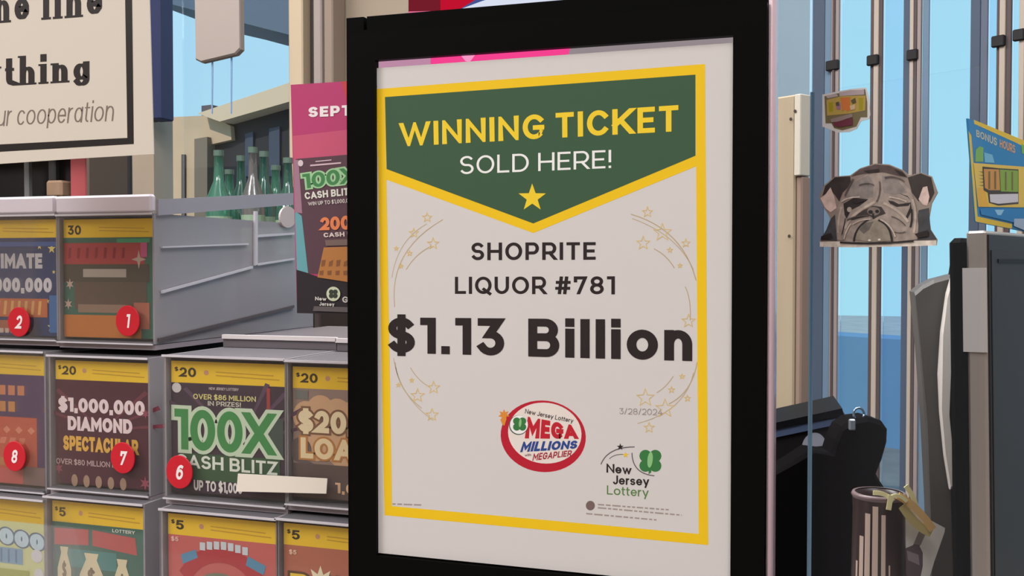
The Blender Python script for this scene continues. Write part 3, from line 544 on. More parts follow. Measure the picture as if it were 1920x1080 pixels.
for u, v, r in ((.13, .5, .075), (.76, .45, .095), (.43, .47, .13)):
    a.ink('money_bag', [[(u-r, v-.12), (u-r, v-.02), (u-r*.45, v+.1), (u-r*.6, v+.15), (u+r*.6, v+.15), (u+r*.45, v+.1), (u+r, v-.02), (u+r, v-.12)]], mat(206, 194, 158, .5)); a.text('$', u-r*.32, v-.09, u+r*.32, v+.03, mat(110, 92, 60, .5), .2)
a.text('LOTTERY', .66, .8, .9, .825, mat(200, 206, 196, .5), .2)
tbin(R3, 313, 521, 960, 1205, 'clear ticket bin with red banner ticket, bottom row', GB, base=True)
a = Art(R3, 315, 520, 962, 1203, 'lottery_ticket', mat(186, 96, 90, .5), 'red five dollar ticket with blue edged arched banner', GT); a.header('5', .16)
arc = [(.5+.36*math.cos(t), .42+.3*math.sin(t)) for t in [math.radians(150-12*i) for i in range(11)]]
a.ink('arch_banner', stroke(arc, .12), mat(168, 56, 60, .5)); a.ink('banner_end', [[(.14, .62), (.28, .68), (.26, .74), (.12, .69)], [(.72, .66), (.88, .6), (.9, .67), (.74, .73)]], mat(84, 136, 166, .5)); a.ink('banner_letter', [[(.3+.065*i, .74+.02*math.sin(i*.55)), (.35+.065*i, .74+.02*math.sin(i*.55)), (.35+.065*i, .8+.02*math.sin(i*.55)), (.3+.065*i, .8+.02*math.sin(i*.55))] for i in range(7)], mat(190, 200, 206, .5)); a.ink('green_field', [ell(.48, .42, .24, .16, 24)], mat(116, 120, 100, .5)); a.text('$5', .03, .79, .1, .825, mat(220, 180, 170, .5), .2)
tbin(R3, 530, 742, 978, 1225, 'clear ticket bin cut by the black frame, bottom row', GB, base=True)
a = Art(R3, 532, 740, 980, 1223, 'lottery_ticket', mat(170, 102, 80, .5), 'brown five dollar ticket with yellow letters and white burst', GT); a.header('5', .165)
a.text('BOW', .06, .42, .86, .62, mat(226, 190, 60, .5), .26, .06, out=mat(90, 64, 40, .5)); a.ink('burst', [star(.34, .56, .14, .55, 9, 90)], mat(226, 214, 184, .5)); a.text('$5', .05, .765, .12, .8, mat(220, 186, 160, .5), .2)
# ------------------------------------------------------------------ pink poster tucked behind the display
PP = yplane(.607)
pc = [(545, 159), (720, 148), (728, 592), (557, 587)]
po = MB().prism(PP.poly(pc), -.0015, 0).build('poster', mat(170, 58, 104, .5), mw=PP.m); tag(po, 'pink September ticket poster tucked behind the black frame', 'poster')
POF = [0]
def pink(name, pts, m): POF[0] += .00004; return flat(name, [PP.poly(q) for q in pts], POF[0], m, po)
pink('red_corner', [[(640, 153), (720, 148), (720, 200), (650, 190)]], mat(178, 60, 66, .5))
pink('rose_field', [[(549, 255), (722, 235), (724, 300), (551, 300)]], mat(184, 80, 110, .5))
pink('plum_panel', [[(555, 298), (724, 284), (727, 520), (557, 512)]], mat(84, 60, 70, .5)); pink('dark_panel', [[(556, 505), (600, 520), (727, 540), (728, 592), (557, 587)]], mat(42, 36, 42, .5)); pink('teal_strip', [[(553, 395), (566, 405), (578, 512), (557, 506)]], mat(96, 152, 160, .5))
pink('violet_strip', [[(551, 300), (560, 300), (567, 400), (553, 398)]], mat(150, 112, 130, .5))
pink('lettering', fit(text('SEPTEMBER', .24, .14), (579, 220), (770, 212), (579, 201), (770, 191)), mat(228, 212, 214, .5))
pink('seal', [ell(564, 306, 5, 6, 16)], mat(200, 186, 190, .5)); pink('fine_print', [[(582, 309), (640, 304), (640, 307), (582, 312)], [(592, 302), (622, 299), (622, 301), (592, 304)]], mat(196, 170, 180, .5))
pink('lettering_outline', fit(text('100X', .2, .06, grow=.1), (570, 354), (668, 342), (567, 327), (668, 312)), mat(150, 190, 146, .5)); pink('lettering', fit(text('100X', .2, .06), (570, 354), (668, 342), (567, 327), (668, 312)), mat(66, 124, 76, .5))
pink('lettering', fit(text('CASH BLITZ', .22, .1), (573, 374), (664, 365), (571, 361), (664, 351)), mat(208, 206, 196, .5)); pink('lettering', fit(text("WIN UP TO $1,000,000", .2, .1), (579, 386), (664, 379), (578, 379), (664, 371)), mat(190, 182, 180, .5))
pink('lettering', fit(text('200X', .24, .05), (602, 432), (680, 430), (601, 408), (680, 402)), mat(212, 122, 80, .5)); pink('lettering', fit(text('CASH BLITZ', .22, .1), (608, 445), (690, 441), (607, 437), (690, 432)), mat(206, 190, 186, .5))
pink('grey_bar', [[(610, 450), (727, 446), (727, 458), (612, 461)]], mat(112, 92, 88, .5)); pink('orange_panel', [[(608, 464), (727, 460), (727, 540), (596, 520)]], mat(168, 112, 62, .5)); pink('dash', [[(604+14*i, 488+(i % 2)*3), (612+14*i, 487), (610+14*i, 499), (603+14*i, 500)] for i in range(8)]+[[(600+15*i, 508), (608+15*i, 507), (607+15*i, 516), (600+15*i, 516)] for i in range(8)], mat(126, 82, 52, .5))
pink('round_logo', [ell(626, 551, 13, 13.5, 24)], mat(190, 196, 170, .5)); pink('round_logo_mark', clover(626, 551, 10), mat(54, 62, 52, .5)); pink('lettering', fit(text('New', .2), (592, 563), (613, 564), (592, 556), (613, 557)), mat(200, 196, 190, .5)); pink('lettering', fit(text('Jersey', .2), (600, 573), (628, 574), (600, 566), (628, 567)), mat(190, 188, 182, .5)); pink('grey_bar', [[(590, 574), (727, 578), (727, 588), (588, 583)]], mat(88, 82, 84, .5)); pink('lettering', fit(text('Gr', .2), (643, 567), (660, 568), (643, 556), (660, 556)), mat(190, 186, 184, .5))
# ------------------------------------------------------------------ white notice at the upper left
NP = yplane(.640)
no = MB().prism(NP.poly([(-160, -170), (276, -170), (280, 0), (288, 289), (150, 297), (-160, 318)]), -.001, 0).build('notice', mat(196, 187, 175, .6, .2), mw=NP.m); tag(no, 'white paper notice with heavy black border hanging at upper left', 'notice')
flat('border', [NP.poly(q) for q in ([(-160, 279), (250, 258), (251, 270), (-160, 294)], [(232, -170), (246, -170), (251, 270), (239, 266)])], .0001, mat(24, 18, 16, .5), no)
INKW = mat(30, 22, 22, .5)
flat('lettering', fit(text('one line', .245, .22, con=.42, serif=True, space=.34, xh=.68), NP(-48, 47), NP(192, 29), NP(-48, -22), NP(192, -38)), .0001, INKW, no)
flat('lettering', fit(text('ything', .245, .22, con=.42, serif=True, xh=.68), NP(-28, 164), NP(168, 152), NP(-28, 109), NP(168, 97)), .0001, INKW, no)
flat('lettering', fit(text('ur cooperation', .105, .12, con=.55, shear=.16, space=.3, xh=.74), NP(-6, 237), NP(212, 227), NP(-6, 198), NP(212, 187)), .0001, mat(112, 100, 92, .5), no)
NW = NP.w(100, -165)
o = MB().tube([(NW.x-.08, .641, NW.z-.002), (NW.x-.08, .641, 2.95)], .0008, 6).tube([(NW.x+.06, .641, NW.z-.002), (NW.x+.06, .641, 2.95)], .0008, 6).build('hanging_wires', mat(150, 150, 150, .4, metal=1), no); o.matrix_world = Matrix.Identity(4)
# ------------------------------------------------------------------ things by the back window
TP = yplane(2.2)
tg = MB().prism(TP.poly([(361, -260), (446, -260), (450, 92), (440, 102), (376, 117), (366, 112)]), -.02, 0, .004).build('hanging_card', mat(134, 124, 118, .6), mw=TP.m); tag(tg, 'blank grey beige card hanging in the left window', 'card')
for p0, p1 in ((391, 394), (427, 430)):
    o = MB().prism(TP.poly([(p0, 100), (p1, 100), (p1-1, 212), (p0, 212)]), -.014, -.012).build('cord', mat(100, 126, 158, .6), tg); o.matrix_world = TP.m
o = MB().prism(TP.poly([(402, -262), (406, -262), (406, -800), (402, -800)]), -.012, -.008).build('hanger', mat(100, 100, 100), tg); o.matrix_world = TP.m
SHY = 2.5; SH = yplane(SHY)
sz = SH(430, 500)[1]+1.35
shelf = empty('low_shelf', (SH(400, 500)[0], SHY, 0)); tag(shelf, 'dark low shelf under the left window holding green bottles', 'shelf')
def shp(name, x0, x1, z0, z1, y0=SHY-.12, y1=SHY+.2, m=mat(52, 44, 42, .6)): o = MB().bbox(x0, x1, y0, y1, z0, z1, .004).build(name, m, shelf); o.matrix_parent_inverse = shelf.matrix_world.inverted()
sx0, sx1 = SH(376, 500)[0], SH(640, 500)[0]; stz = SH(430, 520)[1]+1.35
shp('shelf_top', sx0, sx1, stz-.03, stz); shp('side', sx0, sx0+.02, 0, stz-.03); shp('side', sx1-.02, sx1, 0, stz-.03); shp('shelf_back', sx0+.02, sx1-.02, 0, stz-.03, SHY+.18, SHY+.2)
GLS = clear('green_glass', (.25, .55, .42), .45, (.10, .34, .24), .08, .1); GLS2 = clear('dark_green_glass', (.15, .35, .28), .55, (.05, .17, .13), .08, .1); GLS3 = clear('grey_glass', (.5, .52, .52), .5, (.22, .22, .22), .1, .1)
for i, (px, pt, r, m, what) in enumerate(((410, 282, .036, GLS, 'pale green glass bottle, leftmost on the low shelf'), (430, 318, .034, GLS, 'short green bottle second from the left on the low shelf'), (452, 292, .034, GLS2, 'dark green bottle third from the left on the low shelf'), (474, 276, .032, GLS3, 'grey glass bottle in the middle of the low shelf'), (495, 284, .034, GLS2, 'dark green bottle right of the grey one on the low shelf'), (517, 310, .036, GLS, 'green bottle second from the pink poster'), (540, 296, .034, GLS2, 'dark green bottle next to the pink poster'))):
    yb_ = SHY-.075+.1*(i % 3); x, t = yplane(yb_)(px, pt); z1 = t+1.35; h = z1-stz
    pr = [(r*.9, 0), (r, .01), (r, h*.55), (r*.9, h*.63), (r*.4, h*.76), (r*.32, h*.95), (r*.38, h*.955)]
    bt = empty('bottle', (x, yb_, stz)); tag(bt, what, 'bottle', 'bottles on the low shelf')
    MB().lathe(pr, 20).build('glass_body', m, bt, True); MB().lathe([(r*.4, h*.955), (r*.4, h)], 14).build('cap', mat(84, 104, 94, .4), bt)
    MB().lathe([(r*1.01, h*.2), (r*1.01, h*.48)], 20, cap=False).build('label_band', mat(120, 140, 120, .6), bt)
# dark shelving under the notice
DK = yplane(2.3); dz = DK(100, 250)[1]+1.35
sh2 = empty('tall_shelving', (DK(100, 400)[0], 2.3, 0)); tag(sh2, 'dark tall shelving seen below the hanging notice', 'shelving')
def s2(name, p0, p1, z0, z1, y0, y1, m):
    o = MB().bbox(DK(p0, 400)[0], DK(p1, 400)[0], y0, y1, z0, z1, .004).build(name, m, sh2); o.matrix_parent_inverse = sh2.matrix_world.inverted()
DKM = mat(48, 45, 46, .6)
s2('back_board', -70, 205, 0, dz, 2.38, 2.4, DKM); s2('side_board', -72, -66, 0, dz, 2.22, 2.38, DKM); s2('side_board', 200, 205, 0, dz, 2.22, 2.38, mat(84, 72, 64, .6)); zz = DK(100, 372)[1]+1.35
s2('shelf_board', -66, 200, zz-.03, zz, 2.24, 2.38, DKM); s2('top_board', -66, 200, dz-.03, dz, 2.22, 2.38, DKM)
s2('grey_post', 44, 53, zz, dz-.03, 2.3, 2.32, mat(98, 98, 98, .4)); s2('grey_post', 70, 84, zz, dz-.03, 2.34, 2.36, mat(72, 72, 74, .4)); s2('red_post', 141, 172, zz, dz-.03, 2.28, 2.31, mat(150, 70, 74, .5))
for p0, p1, pt, c, lb_ in ((176, 197, 318, (150, 132, 108), 'tan carton on the dark shelving beside the red post'), (100, 130, 340, (128, 104, 84), 'small brown carton left of the red post')):
    t = DK(p0, pt)[1]+1.35; o = MB().bbox(DK(p0, 400)[0], DK(p1, 400)[0], 2.27, 2.36, zz+.001, t, .006).build('carton', mat(*c, .7, noise=.1, scale=20)); tag(o, lb_, 'carton')
# lit sign above the display
LP = yplane(1.5)
ls = empty('lit_sign', LP.m); tag(ls, 'lit red and white sign above the black frame', 'sign')
MB().prism(LP.poly([(765, -240), (1300, -240), (1300, 60), (765, 27)]), -.06, -.002).build('case', mat(40, 34, 36, .5), ls)
flat('lit_face', [LP.poly([(766, -238), (1298, -238), (1298, 58), (766, 26)])], .0, glow(200, 20, 50, 1.0), ls)
flat('lit_face_dark', [LP.poly([(766, -200), (826, -200), (826, 29), (766, 26)])], .0004, glow(120, 30, 44, 1.0), ls)
flat('lit_blue_stripe', [LP.poly([(868, 14), (940, -30), (1298, -60), (1298, 40), (840, 31)])], .0006, glow(70, 86, 150, 1.0), ls)
flat('lit_white_stripe', [LP.poly([(830, 30), (905, 2), (960, -14), (1298, -50), (1298, 58)])], .001, glow(225, 232, 250, 1.0), ls)
flat('lit_pink_foot', [LP.poly([(766, 22), (860, 20), (830, 31), (766, 27)])], .0014, glow(235, 120, 160, 1.0), ls)
tx = LP(900, 0)[0]; MB().tube([(tx, LP(900, -240)[1], -.03), (tx, 1.6, -.03)], .006).tube([(tx+.2, LP(900, -240)[1], -.03), (tx+.2, 1.6, -.03)], .006).build('hanging_rods', mat(120, 120, 120, .3, metal=1), ls)
# ------------------------------------------------------------------ right of the display
PB = at(1476, 480, 1.3); WB = Plane((PB.x, PB.y, 1.35), (.837, -.547, 0))
wb = empty('wooden_board', WB.m); tag(wb, 'tan wooden board standing upright beside the display', 'board')
fz = -1.35
def wbp(name, px0, px1, py, d0, d1, m): MB().bbox(WB(px0, 480)[0], WB(px1, 480)[0], fz, WB(px0, py)[1], d0, d1, .002).build(name, m, wb)
wbp('plank', 1446, 1489, 184, -.02, 0, mat(158, 144, 122, .7, noise=.05, scale=4, stretch=(8, .6, 1))); 
MB().bbox(WB(1490, 480)[0], WB(1502, 480)[0], WB(1490, 330)[1], WB(1490, 178)[1], -.02, .003, .001).build('cream_edge', mat(186, 180, 168, .6), wb)
wbp('side_strip', 1489.5, 1501, 331, -.02, -.002, mat(136, 116, 104, .7))
for x, y in ((1494, 209), (1486, 224), (1483, 443)): flat('screw_head', [[WB(x+3*math.cos(t*.7), y+3.4*math.sin(t*.7)) for t in range(9)]], .0036, mat(60, 50, 44, .5), wb)
# plexiglass screen with two stickers
XP = at(1519, 480, .545); X = Plane((XP.x, XP.y, 1.35), (.837, -.547, 0))
px = empty('plexiglass_screen', X.m); tag(px, 'clear plexiglass screen standing before the right windows', 'screen')
xt0 = X(1524, 172)[1]; xt1 = X(1826, 126)[1]; xr = X(1834, 400)[0]
MB().prism([(.0, -.35), (xr, -.35), (xr, xt1), (0, xt0)], -.003, 0).build('sheet', clear('plexiglass', (.98, .99, 1), .008, (.75, .80, .86), .0, .02, .05), px)
MB().prism([(-.0007, -.35), (.0, -.35), (.0, xt0), (-.0007, xt0)], -.003, 0).build('polished_edge', mat(112, 142, 164, .2, .5), px)
# bulldog sticker
def dg(pts): return [(1500+x/4.91, 280+y/4.91) for x, y in pts]
dog = MB().prism(X.poly(dg([(195, 830), (250, 740), (290, 640), (240, 560), (180, 440), (230, 330), (330, 250), (470, 240), (560, 175), (700, 130), (830, 140), (950, 190), (1010, 240), (1120, 215), (1220, 250), (1275, 400), (1220, 500), (1195, 640), (1210, 740), (1270, 830), (1262, 885), (1000, 893), (500, 903), (190, 897)])), .0003, .0007).build('bulldog_sticker', mat(126, 114, 106, .5), mw=X.m)
tag(dog, 'grey bulldog head sticker on the clear plexiglass screen', 'sticker')
DO = [.0007]
def dink(name, polys, c): DO[0] += .00004; return flat(name, [X.poly(dg(q)) for q in polys], DO[0], mat(*c, .5, noise=.22, scale=260), dog)
dink('ledge', [[(190, 850), (1262, 840), (1262, 885), (1000, 893), (500, 903), (190, 897)]], (192, 182, 172))
dink('shoulder', [[(195, 835), (250, 740), (290, 640), (330, 600), (350, 845)], [(1100, 560), (1195, 540), (1210, 740), (1268, 830), (1050, 840)]], (58, 58, 62))
dink('ear', [[(215, 430), (240, 340), (330, 258), (470, 250), (480, 320), (400, 400), (370, 480), (330, 420), (290, 380)], [(1000, 260), (1120, 222), (1215, 260), (1245, 400), (1200, 490), (1150, 400), (1100, 480), (1040, 400)]], (48, 42, 40))
dink('inner_ear', [[(195, 450), (240, 420), (290, 350), (325, 440), (345, 540), (290, 580), (240, 540)], [(1100, 460), (1140, 350), (1180, 340), (1200, 440), (1180, 520), (1140, 510)]], (184, 162, 154))
dink('head_top', [[(480, 250), (560, 185), (700, 140), (830, 150), (950, 200), (1000, 260), (900, 240), (780, 210), (640, 215), (540, 235)]], (74, 62, 60))
dink('face', [[(345, 560), (400, 430), (500, 300), (640, 220), (780, 215), (920, 260), (1030, 380), (1080, 520), (1100, 700), (1090, 830), (880, 850), (480, 855), (350, 830)]], (134, 122, 114))
dink('brow', [[(420, 440), (500, 300), (640, 240), (690, 320), (680, 440), (560, 470)], [(760, 240), (900, 270), (1000, 400), (880, 420), (780, 400)]], (116, 108, 104))
dink('eye_shadow', [[(410, 500), (500, 450), (640, 460), (560, 520), (480, 560), (440, 640), (420, 600)], [(820, 470), (870, 480), (920, 505), (1030, 490), (1010, 520), (900, 530), (840, 500)], [(920, 405), (1000, 430), (1030, 470), (1000, 440)], [(980, 630), (1020, 540), (1030, 480), (1040, 560), (1000, 640)]], (40, 36, 36))
dink('eye', [ell(465, 555, 22, 24, 14)], (150, 140, 128))
dink('wrinkle', [q for pts, wd in ((((430, 720), (470, 600), (690, 490)), 24), (((790, 500), (930, 560), (1000, 660)), 24), (((1050, 470), (1090, 600), (1060, 760)), 20), (((360, 760), (365, 620), (390, 540)), 16)) for q in stroke(bez(*pts), wd)], (158, 144, 134))
dink('nose', [[(600, 560), (680, 520), (760, 530), (800, 590), (740, 610), (690, 640), (650, 610), (500, 650), (470, 650), (540, 600)]], (52, 46, 44))
dink('nostril_rim', [ell(690, 570, 60, 40, 20)], (104, 94, 88)); dink('nose_hole', [ell(662, 578, 22, 18, 14), ell(722, 572, 18, 16, 14), [(676, 590), (696, 590), (690, 640), (680, 640)]], (30, 28, 28))
dink('muzzle', [[(520, 830), (560, 690), (640, 655), (740, 655), (820, 700), (850, 840), (680, 855)]], (118, 110, 98)); dink('muzzle_shade', [[(560, 740), (600, 680), (690, 665), (650, 740), (600, 780)]], (86, 80, 76))
dink('mouth_line', [q for pts, wd in ((((510, 840), (520, 720), (640, 650)), 16), (((860, 845), (850, 700), (740, 655)), 16), (((390, 858), (680, 880), (1050, 845)), 18), (((1030, 710), (1050, 640), (1040, 560)), 16), (((430, 640), (420, 700), (400, 780)), 8)) for q in stroke(bez(*pts), wd)], (36, 32, 32))
def dl(name, lines, c): dink(name, [q for pts, wd in lines for q in stroke(bez(*pts), wd)], c)
dl('wrinkle', ((((560, 330), (640, 300), (690, 330)), 10), (((500, 280), (470, 330), (430, 420)), 14), (((800, 260), (880, 240), (960, 290)), 14), (((450, 650), (520, 610), (640, 610)), 12), (((860, 620), (930, 640), (980, 700)), 10), (((720, 480), (760, 400), (745, 300)), 9), (((880, 760), (930, 780), (980, 760)), 8)), (72, 64, 62))
dl('wrinkle', ((((400, 480), (450, 440), (560, 440)), 12), (((840, 440), (920, 450), (990, 480)), 12), (((500, 690), (580, 640), (660, 645)), 10), (((760, 650), (850, 690), (890, 800)), 12), (((420, 820), (440, 740), (480, 690)), 12)), (170, 156, 146))
dink('dark_patch', [[(600, 200), (740, 180), (740, 205), (640, 222)], [(880, 185), (960, 215), (990, 250), (930, 235)], [(480, 480), (580, 455), (620, 470), (540, 500)], [(1070, 780), (1130, 760), (1190, 745), (1195, 800), (1100, 815)], [(210, 800), (300, 770), (320, 820), (205, 832)]], (34, 28, 28))
dink('tooth', [ell(655, 838, 14, 10, 10), ell(745, 832, 14, 10, 10)], (186, 178, 166))
# small shield sticker
def gg(pts): return [(1530+x/9.815, 150+y/9.815) for x, y in pts]
lk = MB().prism(X.poly(gg([(130, 270), (420, 210), (640, 170), (930, 140), (980, 300), (1010, 640), (990, 720), (840, 760), (760, 900), (620, 960), (420, 970), (290, 920), (130, 860)])), .0003, .0007).build('shield_sticker', mat(178, 178, 176, .5), mw=X.m); tag(lk, 'small colourful shield sticker above the bulldog sticker', 'sticker')
LO = [.0007]
def kink(name, polys, c): LO[0] += .00004; return flat(name, [X.poly(gg(q)) for q in polys], LO[0], mat(*c, .5), lk)
kink('dark_shield', [[(170, 300), (400, 250), (640, 220), (920, 170), (960, 420), (960, 690), (840, 690), (760, 860), (500, 930), (350, 890), (300, 800), (190, 800)]], (96, 88, 62)); kink('grey_crest', [[(190, 290), (400, 260), (420, 300), (230, 340)], [(440, 230), (640, 190), (900, 180), (900, 270), (450, 300)]], (150, 138, 140))
kink('yellow_field', [[(210, 370), (480, 300), (930, 290), (920, 560), (620, 620), (220, 660)]], (150, 128, 62)); kink('olive_bar', [[(250, 420), (330, 410), (330, 580), (260, 590)], [(800, 330), (890, 330), (880, 550), (810, 560)]], (130, 122, 14)); kink('orange_field', [[(470, 330), (650, 320), (640, 560), (600, 590), (560, 540), (500, 580)]], (170, 96, 46)); kink('mauve_mark', [[(380, 430), (470, 420), (470, 550), (400, 540)]], (130, 92, 116)); kink('dark_mark', [[(660, 380), (740, 330), (760, 420), (690, 440)], [(380, 420), (440, 400), (450, 480), (390, 480)]], (70, 64, 44)); kink('cream_mark', [[(640, 480), (740, 450), (740, 540), (660, 560)]], (170, 146, 116))
kink('grey_ribbon', [[(290, 720), (680, 620), (700, 680), (420, 770), (300, 780)]], (120, 104, 100)); kink('maroon_foot', [[(420, 770), (690, 700), (700, 830), (440, 870), (350, 840), (340, 790)]], (88, 36, 50))
# blue and yellow flyer standing on top of the monitor
FPo = at(1824, 425, .66); FP = Plane(FPo, camdir(.60, .80))
fl = MB().prism(FP.poly([(1815, 222), (1826, 226), (1990, 312), (1990, 448), (1830, 416)]), -.0012, 0).build('flyer', mat(36, 124, 178, .5), mw=FP.m); tag(fl, 'blue and yellow lottery flyer leaning above the dark monitor', 'flyer')
FO = [0]
def fink(name, polys, c): FO[0] += .00004; return flat(name, [FP.poly(q) for q in polys], FO[0], mat(*c, .5), fl)
def fc(pts): return [(1800+x/4.5, 210+y/4.5) for x, y in pts]
fink('yellow_edge', [fc([(115, 65), (540, 240), (860, 400), (860, 450), (540, 290), (120, 100)]), fc([(72, 160), (95, 200), (150, 920), (130, 920)]), fc([(140, 880), (440, 945), (435, 985), (135, 925)])], (222, 186, 40))
fink('lettering', [q for q in fit(text('BONUS', .2, .1), (1830.5, 256), (1869, 274), (1830, 243), (1869, 259))], (190, 186, 160)); fink('lettering', [q for q in fit(text('HOURS', .2, .1), (1874, 276), (1903, 288), (1874, 261), (1903, 272))], (214, 160, 110))
fink('green_figure', [fc([(130, 320), (160, 290), (195, 300), (195, 420), (125, 420)]), fc([(515, 270), (560, 290), (560, 360), (520, 350)])], (120, 170, 70)); fink('pale_glow', [fc([(200, 340), (270, 360), (290, 430), (205, 425)])], (110, 176, 206))
fink('yellow_panel', [fc([(110, 430), (540, 462), (860, 490), (860, 800), (540, 805), (150, 800)])], (222, 186, 74)); fink('amber_foot', [fc([(140, 640), (200, 640), (240, 800), (150, 800)])], (222, 168, 40))
fink('logo_shadow', [fc([(185, 460), (330, 475), (490, 485), (490, 775), (320, 790), (240, 765), (230, 680), (195, 660)])], (60, 46, 26)); fink('logo_orange', [fc([(195, 480), (325, 485), (335, 660), (240, 660), (205, 640)])], (198, 138, 60)); fink('logo_green', [fc([(330, 485), (485, 495), (485, 675), (340, 670)])], (128, 160, 48)); fink('logo_white', [fc([(245, 695), (485, 690), (485, 760), (320, 775), (250, 760)])], (206, 200, 206))
fink('logo_stroke', [fc([(x, 500), (x+14, 500), (x+14, 650), (x, 650)]) for x in (235, 285)]+[fc([(x, 505), (x+12, 505), (x+12, 660), (x, 660)]) for x in (375, 430)], (110, 96, 40)); fink('logo_ray', [fc([(150, 500+i*30), (190, 505+i*28), (190, 512+i*28)]) for i in range(5)], (60, 46, 26)); fink('blue_foot', [fc([(165, 815), (540, 815), (540, 930), (440, 930), (170, 865)])], (30, 120, 180)); fink('pale_glow', [fc([(285, 825), (365, 825), (340, 870), (310, 870)])], (140, 190, 220)); fink('white_foot', [fc([(450, 900), (860, 900), (860, 1060), (540, 1000), (445, 960)])], (160, 176, 200))
# dark monitor at the right edge
MO = at(1848, 432, .62); mdir = camdir(.653, .757)
M_ = Plane(MO, mdir, Vector((0, 0, 1))-Vector((RT.x, RT.y, 0))*.028)
mon = empty('monitor', M_.m); tag(mon, 'dark monitor with silver edge at the right side of the picture', 'monitor')
SILV = mat(150, 142, 136, .35, .5, .3)
mh = -.275
MB().bbox(.0, .34, mh, 0, -.0115, 0, .0015).build('silver_case', SILV, mon)
MB().box(.0025, .338, mh+.003, -.0025, .0001, .0012).build('bezel', mat(40, 38, 38, .4), mon)
MB().box(.006, .33, mh+.02, -.012, .0013, .0018).build('screen', mat(50, 50, 50, .4, .15), mon)
MB().box(.018, .2, -.02, -.0175, .0018, .0024).build('dark_slot', mat(16, 16, 16, .5), mon)
MB().bbox(-.001, .33, mh+.01, -.004, -.022, -.0118, .003).build('black_back', BLACKM, mon)
MB().box(-.0012, -.0002, M_(1840, 663)[1], M_(1840, 502)[1], -.0135, .0005).build('grey_tab', mat(176, 172, 170, .6), mon)
MB().bbox(.12, .2, -.3695, mh+.002, -.03, -.012, .002).build('stand', BLACKM, mon)
# slim terminal with curved silver spine
TO = at(1770, 700, .80); T_ = Plane(TO, camdir(.97, -.24))
te = empty('card_terminal', T_.m); tag(te, 'grey backed terminal with curved silver spine left of the monitor', 'terminal')
MB().prism(T_.poly([(1715, 548), (1730, 535), (1752, 524), (1790, 514), (1800, 700), (1800, 1180), (1748, 1180), (1746, 1000), (1736, 800), (1726, 660)]), -.03, 0, .003).build('back_shell', mat(78, 74, 70, .45, .4), te)
MB().prism(T_.poly([(1790, 492), (1802, 484), (1809, 470), (1830, 500), (1850, 700), (1856, 1180), (1790, 1180), (1782, 905), (1770, 800), (1768, 690), (1776, 580)]), -.02, .006, .002).build('dark_side', mat(16, 15, 15, .5, .1), te)
MB().prism(T_.poly([(1786, 494), (1797, 488), (1803, 488), (1790, 540), (1779, 610), (1773, 690), (1773, 780), (1780, 850), (1790, 900), (1776, 912), (1766, 850), (1758, 770), (1755, 700), (1760, 620), (1770, 550)]), .0062, .016, .003).build('silver_spine', mat(206, 198, 190, .35, .4), te)
MB().tube([T_(1800, 880)+(.008,), T_(1813, 960)+(.008,)], .0008, 6).build('wire', mat(150, 150, 150, .4), te)
MB().bbox(T_(1700, 700)[0], T_(1850, 700)[0], 1.0-TO.z, 1.0-TO.z+.02, -.06, .04, .004).build('foot', BLACKM, te)
# black card reader with its blue lid edge, and the black pouch with a key ring
KO = at(1510, 900, 1.0); K_ = Plane(KO, camdir(.97, -.22))
kr = empty('receipt_printer', K_.m); tag(kr, 'black printer with blue grey lid edge beside the display', 'printer')
zb = 1.0-KO.z
def kz(pts): return K_.poly(pts)
b0 = kz([(1425, 815), (1590, 785), (1600, 860), (1600, 900)])
MB().prism([(b0[0][0], zb)]+b0[:3]+[(b0[3][0], zb)], -.09, 0, .002).build('case', mat(26, 23, 25, .5, .1), kr)
MB().prism(kz([(1430, 806), (1579, 782), (1592, 790), (1440, 822)]), -.0895, .004).build('lid_edge', mat(70, 82, 110, .4), kr)
MB().prism(kz([(1430, 796), (1578, 764), (1581, 776), (1440, 807)]), -.0895, .006).build('lid_lip', mat(12, 13, 17, .5, .1), kr)
c_ = [(1526+22.5*math.cos(math.radians(t)), 837-26*math.sin(math.radians(t))) for t in range(0, 181, 15)]
MB().prism(kz([(x, y-(x-1526)*.1) for x, y in c_]), .0005, .002).build('half_round_logo', mat(142, 144, 156, .4), kr)
MB().prism(kz([(1450, 885), (1520, 842), (1523, 845), (1450, 892)]), .0005, .0015).build('edge_line', mat(92, 80, 74, .5), kr)
PO = at(1600, 900, .91); P_ = Plane(PO, camdir(1, 0)); zb = 1.0-PO.z
pch = empty('black_pouch', P_.m); tag(pch, 'rounded black pouch with key ring in front of the printer', 'pouch')
op = P_.poly([(1448, 890), (1490, 865), (1520, 845), (1560, 850), (1568, 825), (1580, 800), (1600, 787), (1630, 783), (1655, 790), (1666, 806), (1665, 830), (1656, 862), (1645, 890), (1650, 900), (1662, 918), (1664, 960)])
MB().prism([(op[0][0], zb)]+op+[(op[-1][0], zb)], -.03, 0, .004).build('body', mat(9, 8, 9, .7, .03), pch)
rg = [P_(1616+10*math.cos(t), 779+12*math.sin(t)) for t in [i*math.pi/10 for i in range(21)]]
MB().tube([(x, y, -.008) for x, y in rg], .0011, 8).build('key_ring', mat(150, 170, 190, .2, .5, .8), pch, True)
MB().bbox(*[v for v in (P_(1590, 800)[0], P_(1602, 800)[0], P_(1600, 806)[1], P_(1600, 785)[1])], .0, .004, .001).build('ring_clip', mat(150, 158, 168, .3, .5, .6), pch)
